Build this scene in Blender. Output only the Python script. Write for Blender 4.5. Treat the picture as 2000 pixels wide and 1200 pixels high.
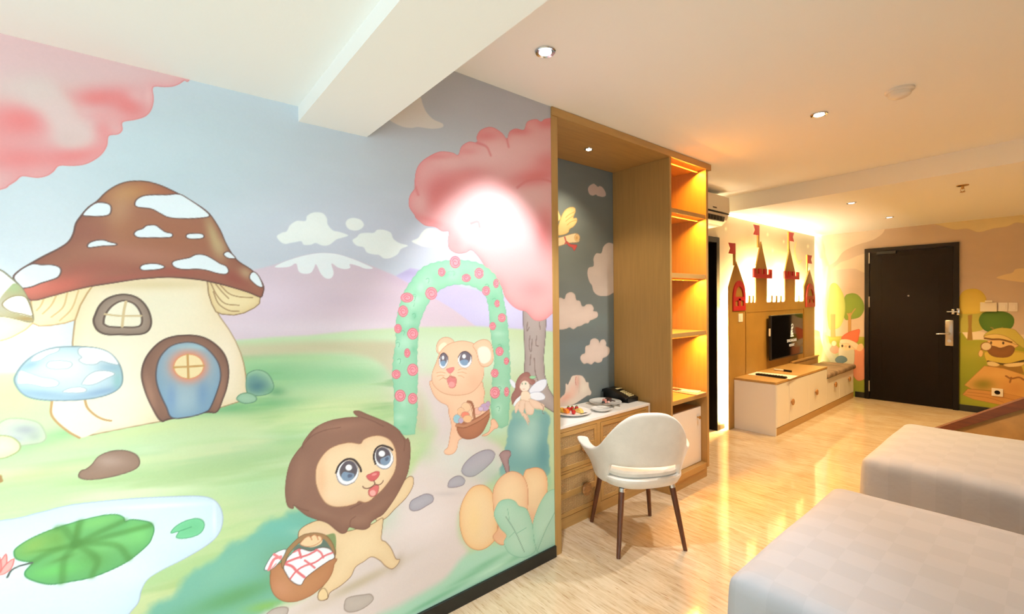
import bpy, bmesh, math, random
import numpy as np
from mathutils import Vector, Matrix, Euler
for o in list(bpy.data.objects): bpy.data.objects.remove(o)
# ---------------------------------------------------------------- camera geometry (shared by camera and mural tracing)
FOC = 875.7; CAM_H = 1.55
_yaw = np.arctan2(1071, FOC); _pit = -0.0153; _rol = 0.0118
CF = np.array([-np.sin(_yaw)*np.cos(_pit), np.cos(_yaw)*np.cos(_pit), np.sin(_pit)])
_R0 = np.array([np.cos(_yaw), np.sin(_yaw), 0.0]); _U0 = np.cross(_R0, CF)
CR = _R0*np.cos(_rol)-_U0*np.sin(_rol); CU = _U0*np.cos(_rol)+_R0*np.sin(_rol)
CC = np.array([0, 0, CAM_H])
def ray(x, y):
    x = np.asarray(x, float)[..., None]; y = np.asarray(y, float)[..., None]
    return CF*FOC+CR*(x-1000)+CU*(600-y)
def on_plane(x, y, ax, v):
    r = ray(x, y); t = (v-CC[ax])/r[..., ax]
    return CC+t[..., None]*r
SC = bpy.context.scene; COL = SC.collection
# ---------------------------------------------------------------- camera, world, exposure, big lights
cam_d = bpy.data.cameras.new('camera'); cam = bpy.data.objects.new('camera', cam_d); COL.objects.link(cam)
cam_d.sensor_width = 36; cam_d.lens = 36*FOC/2000; cam_d.clip_start = .05
cam.matrix_world = Matrix([[CR[0], CU[0], -CF[0], 0], [CR[1], CU[1], -CF[1], 0], [CR[2], CU[2], -CF[2], CAM_H], [0, 0, 0, 1]])
SC.camera = cam
SC.view_settings.view_transform = 'Standard'; SC.view_settings.look = 'None'
SC.view_settings.gamma = 1; SC.view_settings.use_curve_mapping = False; SC.view_settings.exposure = 0.37
SC.cycles.use_denoising = True; SC.cycles.sample_clamp_indirect = 6; SC.cycles.max_bounces = 8
SC.cycles.diffuse_bounces = 5; SC.cycles.caustics_reflective = False; SC.cycles.caustics_refractive = False
wd = bpy.data.worlds.new('sky'); SC.world = wd; wd.use_nodes = True
wd.node_tree.nodes['Background'].inputs[0].default_value = (.75, .88, 1, 1); wd.node_tree.nodes['Background'].inputs[1].default_value = 1.0
def srgb(c):
    return tuple(((v/255)/12.92 if v/255 <= .04045 else ((v/255+.055)/1.055)**2.4) for v in c[:3])+(1.0,)
def area(name, loc, rot, sx, sy, power, col, parent=None, spread=None):
    d = bpy.data.lights.new(name, 'AREA'); d.shape = 'RECTANGLE'; d.size = sx; d.size_y = sy; d.energy = power; d.color = col
    if spread: d.spread = spread
    o = bpy.data.objects.new(name, d); COL.objects.link(o); o.location = loc; o.rotation_euler = rot
    if parent: o.parent = parent
    return o
def spot(name, loc, target, power, col, deg, blend, rad=.03, parent=None):
    d = bpy.data.lights.new(name, 'SPOT'); d.energy = power; d.color = col; d.spot_size = math.radians(deg); d.spot_blend = blend; d.shadow_soft_size = rad
    o = bpy.data.objects.new(name, d); COL.objects.link(o); o.location = loc
    o.rotation_euler = (Vector(target)-Vector(loc)).to_track_quat('-Z', 'Y').to_euler()
    return o
WARM = (1, .72, .42); NEUT = (1, .9, .76); COOL = (.9, 1, .98)
# added cool fill light, set at a made-up unseen window beside the camera
area('cool_fill_light', (1.70, -1.1, 1.30), (0, math.radians(90), 0), 1.7, 2.5, 60, (.76, .93, 1), spread=math.radians(125))
# ---------------------------------------------------------------- materials
MATS = {}
def nodes(name):
    m = bpy.data.materials.new(name); m.use_nodes = True; nt = m.node_tree
    return m, nt, nt.nodes['Principled BSDF']
def mat(name, c, rough=.5, metal=0, emit=0, ecol=None, coat=0, spec=.5, var=0, vs=6, vstr=(1, 1, 1), bump=0, bs=80, alpha=None, trans=0, sheen=0, c2=None):
    if name in MATS: return MATS[name]
    m, nt, b = nodes(name); MATS[name] = m
    b.inputs['Base Color'].default_value = srgb(c); b.inputs['Roughness'].default_value = rough; b.inputs['Metallic'].default_value = metal
    b.inputs['Coat Weight'].default_value = coat; b.inputs['Specular IOR Level'].default_value = spec; b.inputs['Transmission Weight'].default_value = trans
    b.inputs['Coat Roughness'].default_value = .08
    if sheen: b.inputs['Sheen Weight'].default_value = sheen
    if emit: b.inputs['Emission Color'].default_value = srgb(ecol or c); b.inputs['Emission Strength'].default_value = emit
    tc = nt.nodes.new('ShaderNodeTexCoord')
    if var or c2:
        mp = nt.nodes.new('ShaderNodeMapping'); mp.inputs['Scale'].default_value = [s*vs for s in vstr]
        nz = nt.nodes.new('ShaderNodeTexNoise'); nz.inputs['Scale'].default_value = 1; nz.inputs['Detail'].default_value = 6; nz.inputs['Roughness'].default_value = .6
        cr = nt.nodes.new('ShaderNodeValToRGB'); lo = [max(0, v*(1-var)) for v in c]; hi = [min(255, v*(1+var*.6)) for v in c]
        if c2: lo = c2; hi = c
        cr.color_ramp.elements[0].position = .35; cr.color_ramp.elements[1].position = .65
        cr.color_ramp.elements[0].color = srgb(lo); cr.color_ramp.elements[1].color = srgb(hi)
        nt.links.new(tc.outputs['Object'], mp.inputs[0]); nt.links.new(mp.outputs[0], nz.inputs[0]); nt.links.new(nz.outputs[0], cr.inputs[0]); nt.links.new(cr.outputs[0], b.inputs['Base Color'])
    if bump:
        n2 = nt.nodes.new('ShaderNodeTexNoise'); n2.inputs['Scale'].default_value = bs; n2.inputs['Detail'].default_value = 3
        bp = nt.nodes.new('ShaderNodeBump'); bp.inputs['Strength'].default_value = bump; bp.inputs['Distance'].default_value = .01
        nt.links.new(tc.outputs['Object'], n2.inputs[0]); nt.links.new(n2.outputs[0], bp.inputs['Height']); nt.links.new(bp.outputs[0], b.inputs['Normal'])
    return m
def mat_mural():
    m, nt, b = nodes('mural_paint'); b.inputs['Roughness'].default_value = .62; b.inputs['Specular IOR Level'].default_value = .25
    a = nt.nodes.new('ShaderNodeVertexColor'); a.layer_name = 'paint'
    tc = nt.nodes.new('ShaderNodeTexCoord'); n = nt.nodes.new('ShaderNodeTexNoise'); n.inputs['Scale'].default_value = 140; n.inputs['Detail'].default_value = 3
    mx = nt.nodes.new('ShaderNodeMix'); mx.data_type = 'RGBA'; mx.blend_type = 'MULTIPLY'; mx.inputs[0].default_value = .06
    bp = nt.nodes.new('ShaderNodeBump'); bp.inputs['Strength'].default_value = .08; bp.inputs['Distance'].default_value = .003
    nt.links.new(tc.outputs['Object'], n.inputs[0]); nt.links.new(n.outputs[0], bp.inputs['Height']); nt.links.new(bp.outputs[0], b.inputs['Normal'])
    nt.links.new(a.outputs[0], mx.inputs[6]); nt.links.new(n.outputs[0], mx.inputs[7]); nt.links.new(mx.outputs[2], b.inputs['Base Color'])
    return m
def mat_floor():
    m, nt, b = nodes('travertine_floor'); b.inputs['Roughness'].default_value = .075; b.inputs['Specular IOR Level'].default_value = .6
    tc = nt.nodes.new('ShaderNodeTexCoord')
    def noise(sc, det, vec):
        mp = nt.nodes.new('ShaderNodeMapping'); mp.inputs['Scale'].default_value = vec; mp.inputs['Rotation'].default_value = (0, 0, .06)
        n = nt.nodes.new('ShaderNodeTexNoise'); n.inputs['Scale'].default_value = sc; n.inputs['Detail'].default_value = det; n.inputs['Roughness'].default_value = .62; n.inputs['Distortion'].default_value = .4
        nt.links.new(tc.outputs['Object'], mp.inputs[0]); nt.links.new(mp.outputs[0], n.inputs[0]); return n
    n1 = noise(1, 8, (4, 38, 1)); n2 = noise(1, 4, (1.1, 2.5, 1)); n3 = noise(1, 6, (10, 120, 1))
    r1 = nt.nodes.new('ShaderNodeValToRGB'); e = r1.color_ramp.elements; e[0].position = .34; e[0].color = srgb((204, 182, 150)); e[1].position = .6; e[1].color = srgb((226, 210, 184))
    r3 = nt.nodes.new('ShaderNodeValToRGB'); e = r3.color_ramp.elements; e[0].position = .33; e[0].color = srgb((196, 170, 138)); e[1].position = .44; e[1].color = (1, 1, 1, 1)
    r2 = nt.nodes.new('ShaderNodeValToRGB'); e = r2.color_ramp.elements; e[0].position = .3; e[0].color = srgb((232, 218, 196)); e[1].position = .7; e[1].color = (1, 1, 1, 1)
    def mul(a, c, f):
        mx = nt.nodes.new('ShaderNodeMix'); mx.data_type = 'RGBA'; mx.blend_type = 'MULTIPLY'; mx.inputs[0].default_value = f
        nt.links.new(a, mx.inputs[6]); nt.links.new(c, mx.inputs[7]); return mx.outputs[2]
    nt.links.new(n1.outputs[0], r1.inputs[0]); nt.links.new(n2.outputs[0], r2.inputs[0]); nt.links.new(n3.outputs[0], r3.inputs[0])
    o = mul(mul(r1.outputs[0], r3.outputs[0], .8), r2.outputs[0], .8)
    nt.links.new(o, b.inputs['Base Color'])
    return m
def mat_rattan():
    m, nt, b = nodes('woven_rattan'); b.inputs['Roughness'].default_value = .6
    tc = nt.nodes.new('ShaderNodeTexCoord')
    def wv(d):
        w = nt.nodes.new('ShaderNodeTexWave'); w.bands_direction = d; w.inputs['Scale'].default_value = 34; w.inputs['Distortion'].default_value = 1.6; w.inputs['Detail'].default_value = 2; w.inputs['Detail Scale'].default_value = 3
        nt.links.new(tc.outputs['Object'], w.inputs[0]); return w
    a, c = wv('Y'), wv('Z'); mm = nt.nodes.new('ShaderNodeMath'); mm.operation = 'MULTIPLY'
    nt.links.new(a.outputs[1], mm.inputs[0]); nt.links.new(c.outputs[1], mm.inputs[1])
    cr = nt.nodes.new('ShaderNodeValToRGB'); e = cr.color_ramp.elements; e[0].position = .08; e[0].color = srgb((150, 112, 66)); e[1].position = .5; e[1].color = srgb((226, 196, 142))
    bp = nt.nodes.new('ShaderNodeBump'); bp.inputs['Strength'].default_value = .6; bp.inputs['Distance'].default_value = .004
    nt.links.new(mm.outputs[0], cr.inputs[0]); nt.links.new(cr.outputs[0], b.inputs['Base Color']); nt.links.new(mm.outputs[0], bp.inputs['Height']); nt.links.new(bp.outputs[0], b.inputs['Normal'])
    return m
def mat_sheet():
    m, nt, b = nodes('white_jacquard_sheet'); b.inputs['Roughness'].default_value = .75; pass
    tc = nt.nodes.new('ShaderNodeTexCoord'); ck = nt.nodes.new('ShaderNodeTexChecker'); ck.inputs['Scale'].default_value = 1
    mp = nt.nodes.new('ShaderNodeMapping'); mp.inputs['Scale'].default_value = (9.5, 9.5, .001); mp.inputs['Location'].default_value = (.3, .2, .5)
    ck.inputs['Color1'].default_value = srgb((178, 181, 188)); ck.inputs['Color2'].default_value = srgb((174, 177, 184))
    nt.links.new(tc.outputs['Object'], mp.inputs[0]); nt.links.new(mp.outputs[0], ck.inputs[0]); nt.links.new(ck.outputs[0], b.inputs['Base Color'])
    n = nt.nodes.new('ShaderNodeTexNoise'); n.inputs['Scale'].default_value = 5; n.inputs['Detail'].default_value = 4
    bp = nt.nodes.new('ShaderNodeBump'); bp.inputs['Strength'].default_value = .35; bp.inputs['Distance'].default_value = .03
    nt.links.new(tc.outputs['Object'], n.inputs[0]); nt.links.new(n.outputs[0], bp.inputs['Height']); nt.links.new(bp.outputs[0], b.inputs['Normal'])
    return m
M = dict(
    ceil=mat('ceiling_paint', (246, 248, 246), .8, bump=.05, bs=60, spec=.2),
    wall=mat('plain_wall_paint', (226, 218, 204), .8, spec=.2),
    wood=mat('oak_laminate', (176, 138, 80), .42, var=.035, vs=1, vstr=(60, 60, 3), bump=.03),
    woodh=mat('oak_laminate_lengthwise', (184, 144, 84), .42, var=.04, vs=1, vstr=(40, 3, 40), bump=.03),
    woodd=mat('carved_wood_knob', (178, 128, 76), .5, var=.15, vs=20, vstr=(1, 1, 4)),
    walnut=mat('walnut_leg', (92, 50, 28), .32, var=.2, vs=30, vstr=(3, 3, .4), coat=.3),
    redbrown=mat('reddish_brown_wood', (112, 62, 32), .45, var=.12, vs=14, vstr=(.3, 4, 4)),
    base=mat('black_skirting', (22, 24, 22), .35),
    white=mat('white_lacquer', (236, 230, 220), .35), whitetop=mat('white_desk_top', (238, 236, 232), .3),
    dark=mat('espresso_door_wood', (13, 7, 5), .55, spec=.15, var=.22, vs=10, vstr=(4, 4, .4)), darkf=mat('espresso_frame_and_room_dark', (14, 9, 7), .5, spec=.2),
    steel=mat('brushed_steel', (190, 188, 182), .3, metal=1), chrome=mat('chrome', (215, 220, 225), .1, metal=1), brass=mat('brass', (190, 150, 90), .3, metal=1),
    black=mat('black_plastic', (14, 14, 15), .3), screen=mat('black_glass_screen', (6, 6, 8), .07, spec=.6), red=mat('crimson_paint', (176, 34, 40), .5),
    fabric=mat('ivory_velvet', (226, 221, 212), .85, var=.03, vs=8, bump=.12, bs=160, sheen=.4), cushion=mat('taupe_marbled_cushion', (156, 132, 108), .7, c2=(98, 80, 64), vs=5, vstr=(1, 2.5, 1), bump=.1, bs=30),
    china=mat('white_china', (240, 239, 236), .15, coat=.4), paper=mat('paper', (236, 226, 212), .8), olive=mat('castle_panel_paint', (160, 122, 54), .5, var=.04, vs=3),
    acw=mat('air_conditioner_plastic', (228, 220, 200), .4), glow=mat('warm_led_strip', (255, 214, 130), emit=900, ecol=(255, 206, 130)),
    mural=mat_mural(), floor=mat_floor(), rattan=mat_rattan(), sheet=mat_sheet(),
    glass=mat('window_glass', (255, 255, 255), .02, trans=1), tan=mat('tan_board', (180, 140, 80), .5, var=.06, vs=8))
# ---------------------------------------------------------------- mesh helpers
ORG = {}
class MB:
    def __init__(s): s.bm = bmesh.new()
    def _add(s, fn):
        n = len(s.bm.verts); fn(); s.bm.verts.ensure_lookup_table(); return s.bm.verts[n:]
    def box(s, x0, x1, y0, y1, z0, z1, bev=0, seg=2):
        r = bmesh.ops.create_cube(s.bm, size=1); vs = r['verts']
        for v in vs: v.co = Vector(((x0+x1)/2+v.co.x*(x1-x0), (y0+y1)/2+v.co.y*(y1-y0), (z0+z1)/2+v.co.z*(z1-z0)))
        if bev:
            es = list({e for v in vs for e in v.link_edges})
            bmesh.ops.bevel(s.bm, geom=es, offset=bev, segments=seg, affect='EDGES', profile=.5)
        return s
    def obox(s, c, d, ang, bev=0):
        """box centred at c, size d, turned by ang about z"""
        r = bmesh.ops.create_cube(s.bm, size=1); R = Matrix.Rotation(ang, 3, 'Z')
        vs = r['verts']
        for v in vs: v.co = Vector(c)+R@Vector((v.co.x*d[0], v.co.y*d[1], v.co.z*d[2]))
        if bev: bmesh.ops.bevel(s.bm, geom=list({e for v in vs for e in v.link_edges}), offset=bev, segments=2, affect='EDGES')
        return s
    def prism(s, P, ax, a, b, bev=0):
        """closed outline P in the plane across axis ax, extruded from a to b"""
        def mk(p, t):
            q = [p[0], p[1]]; q.insert(ax, t); return q
        A = [s.bm.verts.new(mk(p, a)) for p in P]; B = [s.bm.verts.new(mk(p, b)) for p in P]
        fa = s.bm.faces.new(A); fb = s.bm.faces.new(B[::-1]); n = len(P); fs = [fa, fb]
        for i in range(n): fs.append(s.bm.faces.new([A[i], B[i], B[(i+1) % n], A[(i+1) % n]]))
        bmesh.ops.recalc_face_normals(s.bm, faces=fs); return s
    def lathe(s, prof, c=(0, 0, 0), seg=32, axis='Z', sx=1, sy=1):
        rings = []
        for r, z in prof:
            ring = []
            for i in range(seg):
                a = 2*math.pi*i/seg; p = (r*math.cos(a)*sx, r*math.sin(a)*sy, z)
                if axis == 'X': p = (z, p[0], p[1])
                if axis == 'Y': p = (p[0], z, p[1])
                ring.append(s.bm.verts.new((c[0]+p[0], c[1]+p[1], c[2]+p[2])))
            rings.append(ring)
        fs = []
        for a, b in zip(rings, rings[1:]):
            for i in range(seg): fs.append(s.bm.faces.new([a[i], a[(i+1) % seg], b[(i+1) % seg], b[i]]))
        fs.append(s.bm.faces.new(rings[0][::-1])); fs.append(s.bm.faces.new(rings[-1]))
        bmesh.ops.recalc_face_normals(s.bm, faces=fs); return s
    def tube(s, pts, rad, seg=10):
        pts = [Vector(p) for p in pts]; n = len(pts); rad = rad if hasattr(rad, '__len__') else [rad]*n; rings = []
        for i, p in enumerate(pts):
            t = (pts[min(i+1, n-1)]-pts[max(i-1, 0)]).normalized(); u = t.cross(Vector((0, 0, 1)))
            if u.length < .05: u = t.cross(Vector((0, 1, 0)))
            u.normalize(); w = t.cross(u)
            rings.append([s.bm.verts.new(p+(u*math.cos(2*math.pi*k/seg)+w*math.sin(2*math.pi*k/seg))*rad[i]) for k in range(seg)])
        fs = []
        for a, b in zip(rings, rings[1:]):
            for k in range(seg): fs.append(s.bm.faces.new([a[k], a[(k+1) % seg], b[(k+1) % seg], b[k]]))
        fs.append(s.bm.faces.new(rings[0][::-1])); fs.append(s.bm.faces.new(rings[-1]))
        bmesh.ops.recalc_face_normals(s.bm, faces=fs); return s
    def ball(s, c, r, sub=2):
        vs = bmesh.ops.create_icosphere(s.bm, subdivisions=sub, radius=1)['verts']
        r = r if hasattr(r, '__len__') else (r, r, r)
        for v in vs: v.co = Vector(c)+Vector((v.co.x*r[0], v.co.y*r[1], v.co.z*r[2]))
        return s
    def build(s, name, m, parent=None, smooth=False, loc=None, label=None):
        """links ONE mesh object; vertices were given in world metres (or local when the parent says so)"""
        me = bpy.data.meshes.new(name); o = bpy.data.objects.new(name, me); COL.objects.link(o)
        org = Vector((0, 0, 0))
        if parent is not None: org = ORG.get(parent.name, Vector((0, 0, 0)))
        elif loc is not None: org = Vector(loc)
        bmesh.ops.translate(s.bm, verts=s.bm.verts, vec=-org)
        s.bm.to_mesh(me); s.bm.free(); me.materials.append(m)
        if smooth:
            me.polygons.foreach_set('use_smooth', [True]*len(me.polygons))
            try: me.set_sharp_from_angle(angle=math.radians(38))
            except Exception: pass
        if parent is not None: o.parent = parent
        elif loc is not None: o.location = loc
        ORG[o.name] = org
        if label: o['label'] = label
        return o
def B(name, m, parent, x0, x1, y0, y1, z0, z1, bev=0, **k):
    return MB().box(x0, x1, y0, y1, z0, z1, bev).build(name, m, parent, **k)
def thing(name, label, cat, loc, group=None, rotz=0, local=False):
    o = bpy.data.objects.new(name, None); COL.objects.link(o); o.location = loc; o.empty_display_size = .1; o.rotation_euler = (0, 0, rotz)
    o['label'] = label; o['category'] = cat
    if group: o['group'] = group
    ORG[o.name] = Vector((0, 0, 0)) if local else Vector(loc); return o
def tag(o, label, cat, group=None):
    o['label'] = label; o['category'] = cat
    if group: o['group'] = group
    return o
def struct(o): o['kind'] = 'structure'; return o
def copy_thing(o, loc, label, parent=None):
    c = o.copy(); COL.objects.link(c); c.parent = parent
    if parent is None: c.location = loc; c['label'] = label
    for ch in list(o.children): copy_thing(ch, None, None, c)
    return c
def grid_wall(p, name, back=.08):
    """the painted wall as one mesh: a fine grid carrying the pigment, with a plain slab behind it"""
    ny, nx = p.U.shape; co = np.empty((ny*nx, 3), np.float32)
    co[:, p.ax] = p.val; co[:, p.ua] = p.U.ravel(); co[:, 2] = p.V.ravel()
    i = np.arange(ny*nx).reshape(ny, nx); a, b, c, d = i[:-1, :-1], i[:-1, 1:], i[1:, 1:], i[1:, :-1]
    f = np.stack([a, b, c, d], -1).reshape(-1, 4)
    if p.ax == 1: pass
    me = bpy.data.meshes.new(name); nf = len(f)
    sgn = -1 if p.ax == 0 else 1; v0 = p.val+sgn*.002; v1 = p.val+sgn*back
    ex = []
    for vv in (v0, v1):
        for u, w in ((p.us[0], p.vs[0]), (p.us[-1], p.vs[0]), (p.us[-1], p.vs[-1]), (p.us[0], p.vs[-1])):
            q = [0, 0, w]; q[p.ax] = vv; q[p.ua] = u; ex.append(q)
    n0 = ny*nx; ef = np.array([[0, 1, 2, 3], [7, 6, 5, 4], [0, 4, 5, 1], [1, 5, 6, 2], [2, 6, 7, 3], [3, 7, 4, 0]])+n0
    co = np.vstack([co, np.array(ex, np.float32)]); f = np.vstack([f, ef])
    me.vertices.add(len(co)); me.vertices.foreach_set('co', co.ravel())
    me.loops.add(f.size); me.loops.foreach_set('vertex_index', f.ravel().astype(np.int32))
    me.polygons.add(len(f)); me.polygons.foreach_set('loop_start', np.arange(0, f.size, 4, dtype=np.int32)); me.polygons.foreach_set('loop_total', np.full(len(f), 4, np.int32))
    mi = np.zeros(len(f), np.int32); mi[nf:] = 1; me.update(calc_edges=True)
    me.materials.append(M['mural']); me.materials.append(M['wall']); me.polygons.foreach_set('material_index', mi)
    ca = me.color_attributes.new('paint', 'BYTE_COLOR', 'POINT')
    col = np.ones((len(co), 4), np.float32); col[:n0, :3] = np.clip(p.rgb, 0, 1).reshape(-1, 3); ca.data.foreach_set('color_srgb', col.ravel())
    o = bpy.data.objects.new(name, me); COL.objects.link(o); return struct(o)
# ---------------------------------------------------------------- wall painting: pigment laid on a fine wall grid
def _hash(ix, iy, s):
    n = (ix*374761393+iy*668265263+s*974634777).astype(np.int64)
    n = (n ^ (n >> 13))*1274126177
    return ((n ^ (n >> 16)) & 0xffff)/65535.0
def vnoise(x, y, s=0):
    ix = np.floor(x).astype(np.int64); iy = np.floor(y).astype(np.int64)
    fx = x-ix; fy = y-iy; fx = fx*fx*(3-2*fx); fy = fy*fy*(3-2*fy)
    a = _hash(ix, iy, s); b = _hash(ix+1, iy, s); c = _hash(ix, iy+1, s); d = _hash(ix+1, iy+1, s)
    return (a*(1-fx)+b*fx)*(1-fy)+(c*(1-fx)+d*fx)*fy
def fbm(x, y, s=0, o=3):
    t = 0; a = 0.5; w = 0
    for i in range(o):
        t = t+a*vnoise(x*2**i, y*2**i, s+i*7); w += a; a *= 0.5
    return t/w
def spline(P, closed=True, n=5):
    P = np.asarray(P, float); m = len(P)
    if m < 3: return P
    if closed: Q = np.vstack([P[-1:], P, P[:2]])
    else: Q = np.vstack([2*P[:1]-P[1:2], P, 2*P[-1:]-P[-2:-1]])
    out = []
    k = m if closed else m-1
    for i in range(k):
        p0, p1, p2, p3 = Q[i], Q[i+1], Q[i+2], Q[i+3]
        for t in np.arange(n)/n:
            out.append(0.5*((2*p1)+(-p0+p2)*t+(2*p0-5*p1+4*p2-p3)*t*t+(-p0+3*p1-3*p2+p3)*t**3))
    if not closed: out.append(P[-1])
    return np.array(out)
class Paint:
    """Pigment on a wall plane. ax/val give the wall plane; us, vs are the grid lines in metres (along the wall, height)."""
    def __init__(s, ax, val, us, vs, base):
        s.ax, s.val = ax, val; s.ua = 1-ax if ax < 2 else 0
        s.us = np.asarray(us, float); s.vs = np.asarray(vs, float)
        s.U, s.V = np.meshgrid(s.us, s.vs)
        s.rgb = np.empty(s.U.shape+(3,)); s.rgb[:] = np.array(base, float)/255
        s.px = float(np.median(np.diff(s.vs)))
        s.org = (0, 0, 1, 1); s.mask = None
    def T(s, ox, oy, k): s.org = (ox, oy, k, k)
    def W(s, P):
        P = np.atleast_2d(np.asarray(P, float)); ox, oy, kx, ky = s.org
        w = on_plane(ox+P[:, 0]/kx, oy+P[:, 1]/ky, s.ax, s.val)
        return np.stack([w[:, s.ua], w[:, 2]], 1)
    def box(s, Q, m):
        lo = Q.min(0)-m; hi = Q.max(0)+m
        i0, i1 = np.searchsorted(s.us, [lo[0], hi[0]]); j0, j1 = np.searchsorted(s.vs, [lo[1], hi[1]])
        return slice(max(j0-1, 0), j1+1), slice(max(i0-1, 0), i1+1)
    def dist(s, Q, sl, closed):
        X = s.U[sl]; Y = s.V[sl]; d = np.full(X.shape, 1e9); ins = np.zeros(X.shape, bool)
        n = len(Q)
        for i in range(n if closed else n-1):
            ax_, ay = Q[i]; bx, by = Q[(i+1) % n]; ex, ey = bx-ax_, by-ay
            l = ex*ex+ey*ey
            if l < 1e-16: continue
            px = X-ax_; py = Y-ay; t = np.clip((px*ex+py*ey)/l, 0, 1)
            dx = px-t*ex; dy = py-t*ey; np.minimum(d, dx*dx+dy*dy, out=d)
            if closed and ay != by:
                c = (ay > Y) != (by > Y); ins ^= c & (X < ex*(Y-ay)/ey+ax_)
        d = np.sqrt(d)
        return np.where(ins, -d, d) if closed else d
    def mix(s, sl, a, c):
        c = np.array(c, float)/255; a = np.clip(a, 0, 1)[..., None]
        s.rgb[sl] = s.rgb[sl]*(1-a)+c*a
    def shape(s, P, fill, line=None, lw=.0035, edge=None, ew=.03, ea=.6, soft=0, sm=True, n=5, alpha=1, wob=0):
        """fill a closed outline; line = contour colour; edge = tint that builds up towards the contour (painted)"""
        Q = s.W(spline(P, True, n) if sm else P)
        sl = s.box(Q, soft*1.5+lw*2+s.px*2+wob)
        d = s.dist(Q, sl, True)
        if d.size == 0: s.mask = None; return s
        if wob: d = d+wob*(fbm(s.U[sl]*60, s.V[sl]*60, 5, 2)-.5)*2
        w = max(soft, s.px*.6)
        m = np.clip(.5-d/w/2, 0, 1)
        if soft: m = m*m*(3-2*m)
        if fill is not None: s.mix(sl, m*alpha, fill)
        if edge is not None: s.mix(sl, m*ea*np.exp(-np.maximum(-d, 0)/ew), edge)
        s.mask = (sl, m)
        if line is not None: s._stroke(sl, np.abs(d), line, lw)
        return s
    def _stroke(s, sl, d, c, lw, a=1):
        w = s.px*.7
        lw2 = max(lw*.36, .0); k = .85
        s.mix(sl, a*k*np.clip((lw2-d)/w+.75, 0, 1), c)
    def line(s, P, c, lw=.0035, sm=True, a=1, soft=0, clip=False):
        Q = s.W(spline(P, False, 5) if sm else P); sl = s.box(Q, lw+s.px*2+soft*2)
        d = s.dist(Q, sl, False)
        if d.size == 0: return s
        if soft: al = a*np.exp(-(np.maximum(d-lw/2, 0)/soft)**2)
        else: al = a*np.clip((lw/2-d)/(s.px*.7)+.75, 0, 1)
        if clip and s.mask is not None:
            full = np.zeros(s.U.shape); full[s.mask[0]] = s.mask[1]; al = al*full[sl]
        s.mix(sl, al, c); return s
    def blob(s, x, y, rx, ry, c, a=.6, clip=True, rot=0, p=2):
        """soft brushed patch, kept inside the last shape when clip is set (x, y, rx, ry in tracing units)"""
        th = np.arange(24)/24*2*np.pi; r = np.radians(rot)
        ex = rx*np.cos(th); ey = ry*np.sin(th)
        Q = s.W(np.stack([x+ex*np.cos(r)-ey*np.sin(r), y+ex*np.sin(r)+ey*np.cos(r)], 1))
        m = Q.mean(0); q = Q-m; cv = q.T@q/len(q)*2
        iv = np.linalg.inv(cv+np.eye(2)*1e-12)
        sl = s.box(m+q*2.2, 0)
        X = s.U[sl]-m[0]; Y = s.V[sl]-m[1]
        if X.size == 0: return s
        e = X*X*iv[0, 0]+2*X*Y*iv[0, 1]+Y*Y*iv[1, 1]
        al = a*np.exp(-e**(p/2)*.9)
        if clip and s.mask is not None:
            full = np.zeros(s.U.shape); full[s.mask[0]] = s.mask[1]; al = al*full[sl]
        s.mix(sl, al, c); return s
    def ell(s, x, y, rx, ry, fill, line=None, rot=0, **k):
        th = np.arange(20)/20*2*np.pi; r = np.radians(rot); ex = rx*np.cos(th); ey = ry*np.sin(th)
        return s.shape(np.stack([x+ex*np.cos(r)-ey*np.sin(r), y+ex*np.sin(r)+ey*np.cos(r)], 1), fill, line, n=2, **k)
    def streaks(s, cols, f=3, a=.5, seed=9):
        """dry brush strokes of several colours, running along the last shape"""
        sl, m = s.mask; U, V = s.U[sl], s.V[sl]
        for k, c in enumerate(cols):
            n = fbm(U*f*.55+V*.7, V*f*4.2+U*.35*f, seed+k*11, 4)
            s.mix(sl, m*a*np.clip((n-.50)*7, 0, 1), c)
        return s
    def wash(s, amt=.05, f=5, seed=3, tint=(1, 1, 1)):
        n = fbm(s.U*f*.5, s.V*f*1.6, seed, 4)-.5
        s.rgb = np.clip(s.rgb*(1+amt*2*n[..., None]*np.array(tint)), 0, 1)
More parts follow.
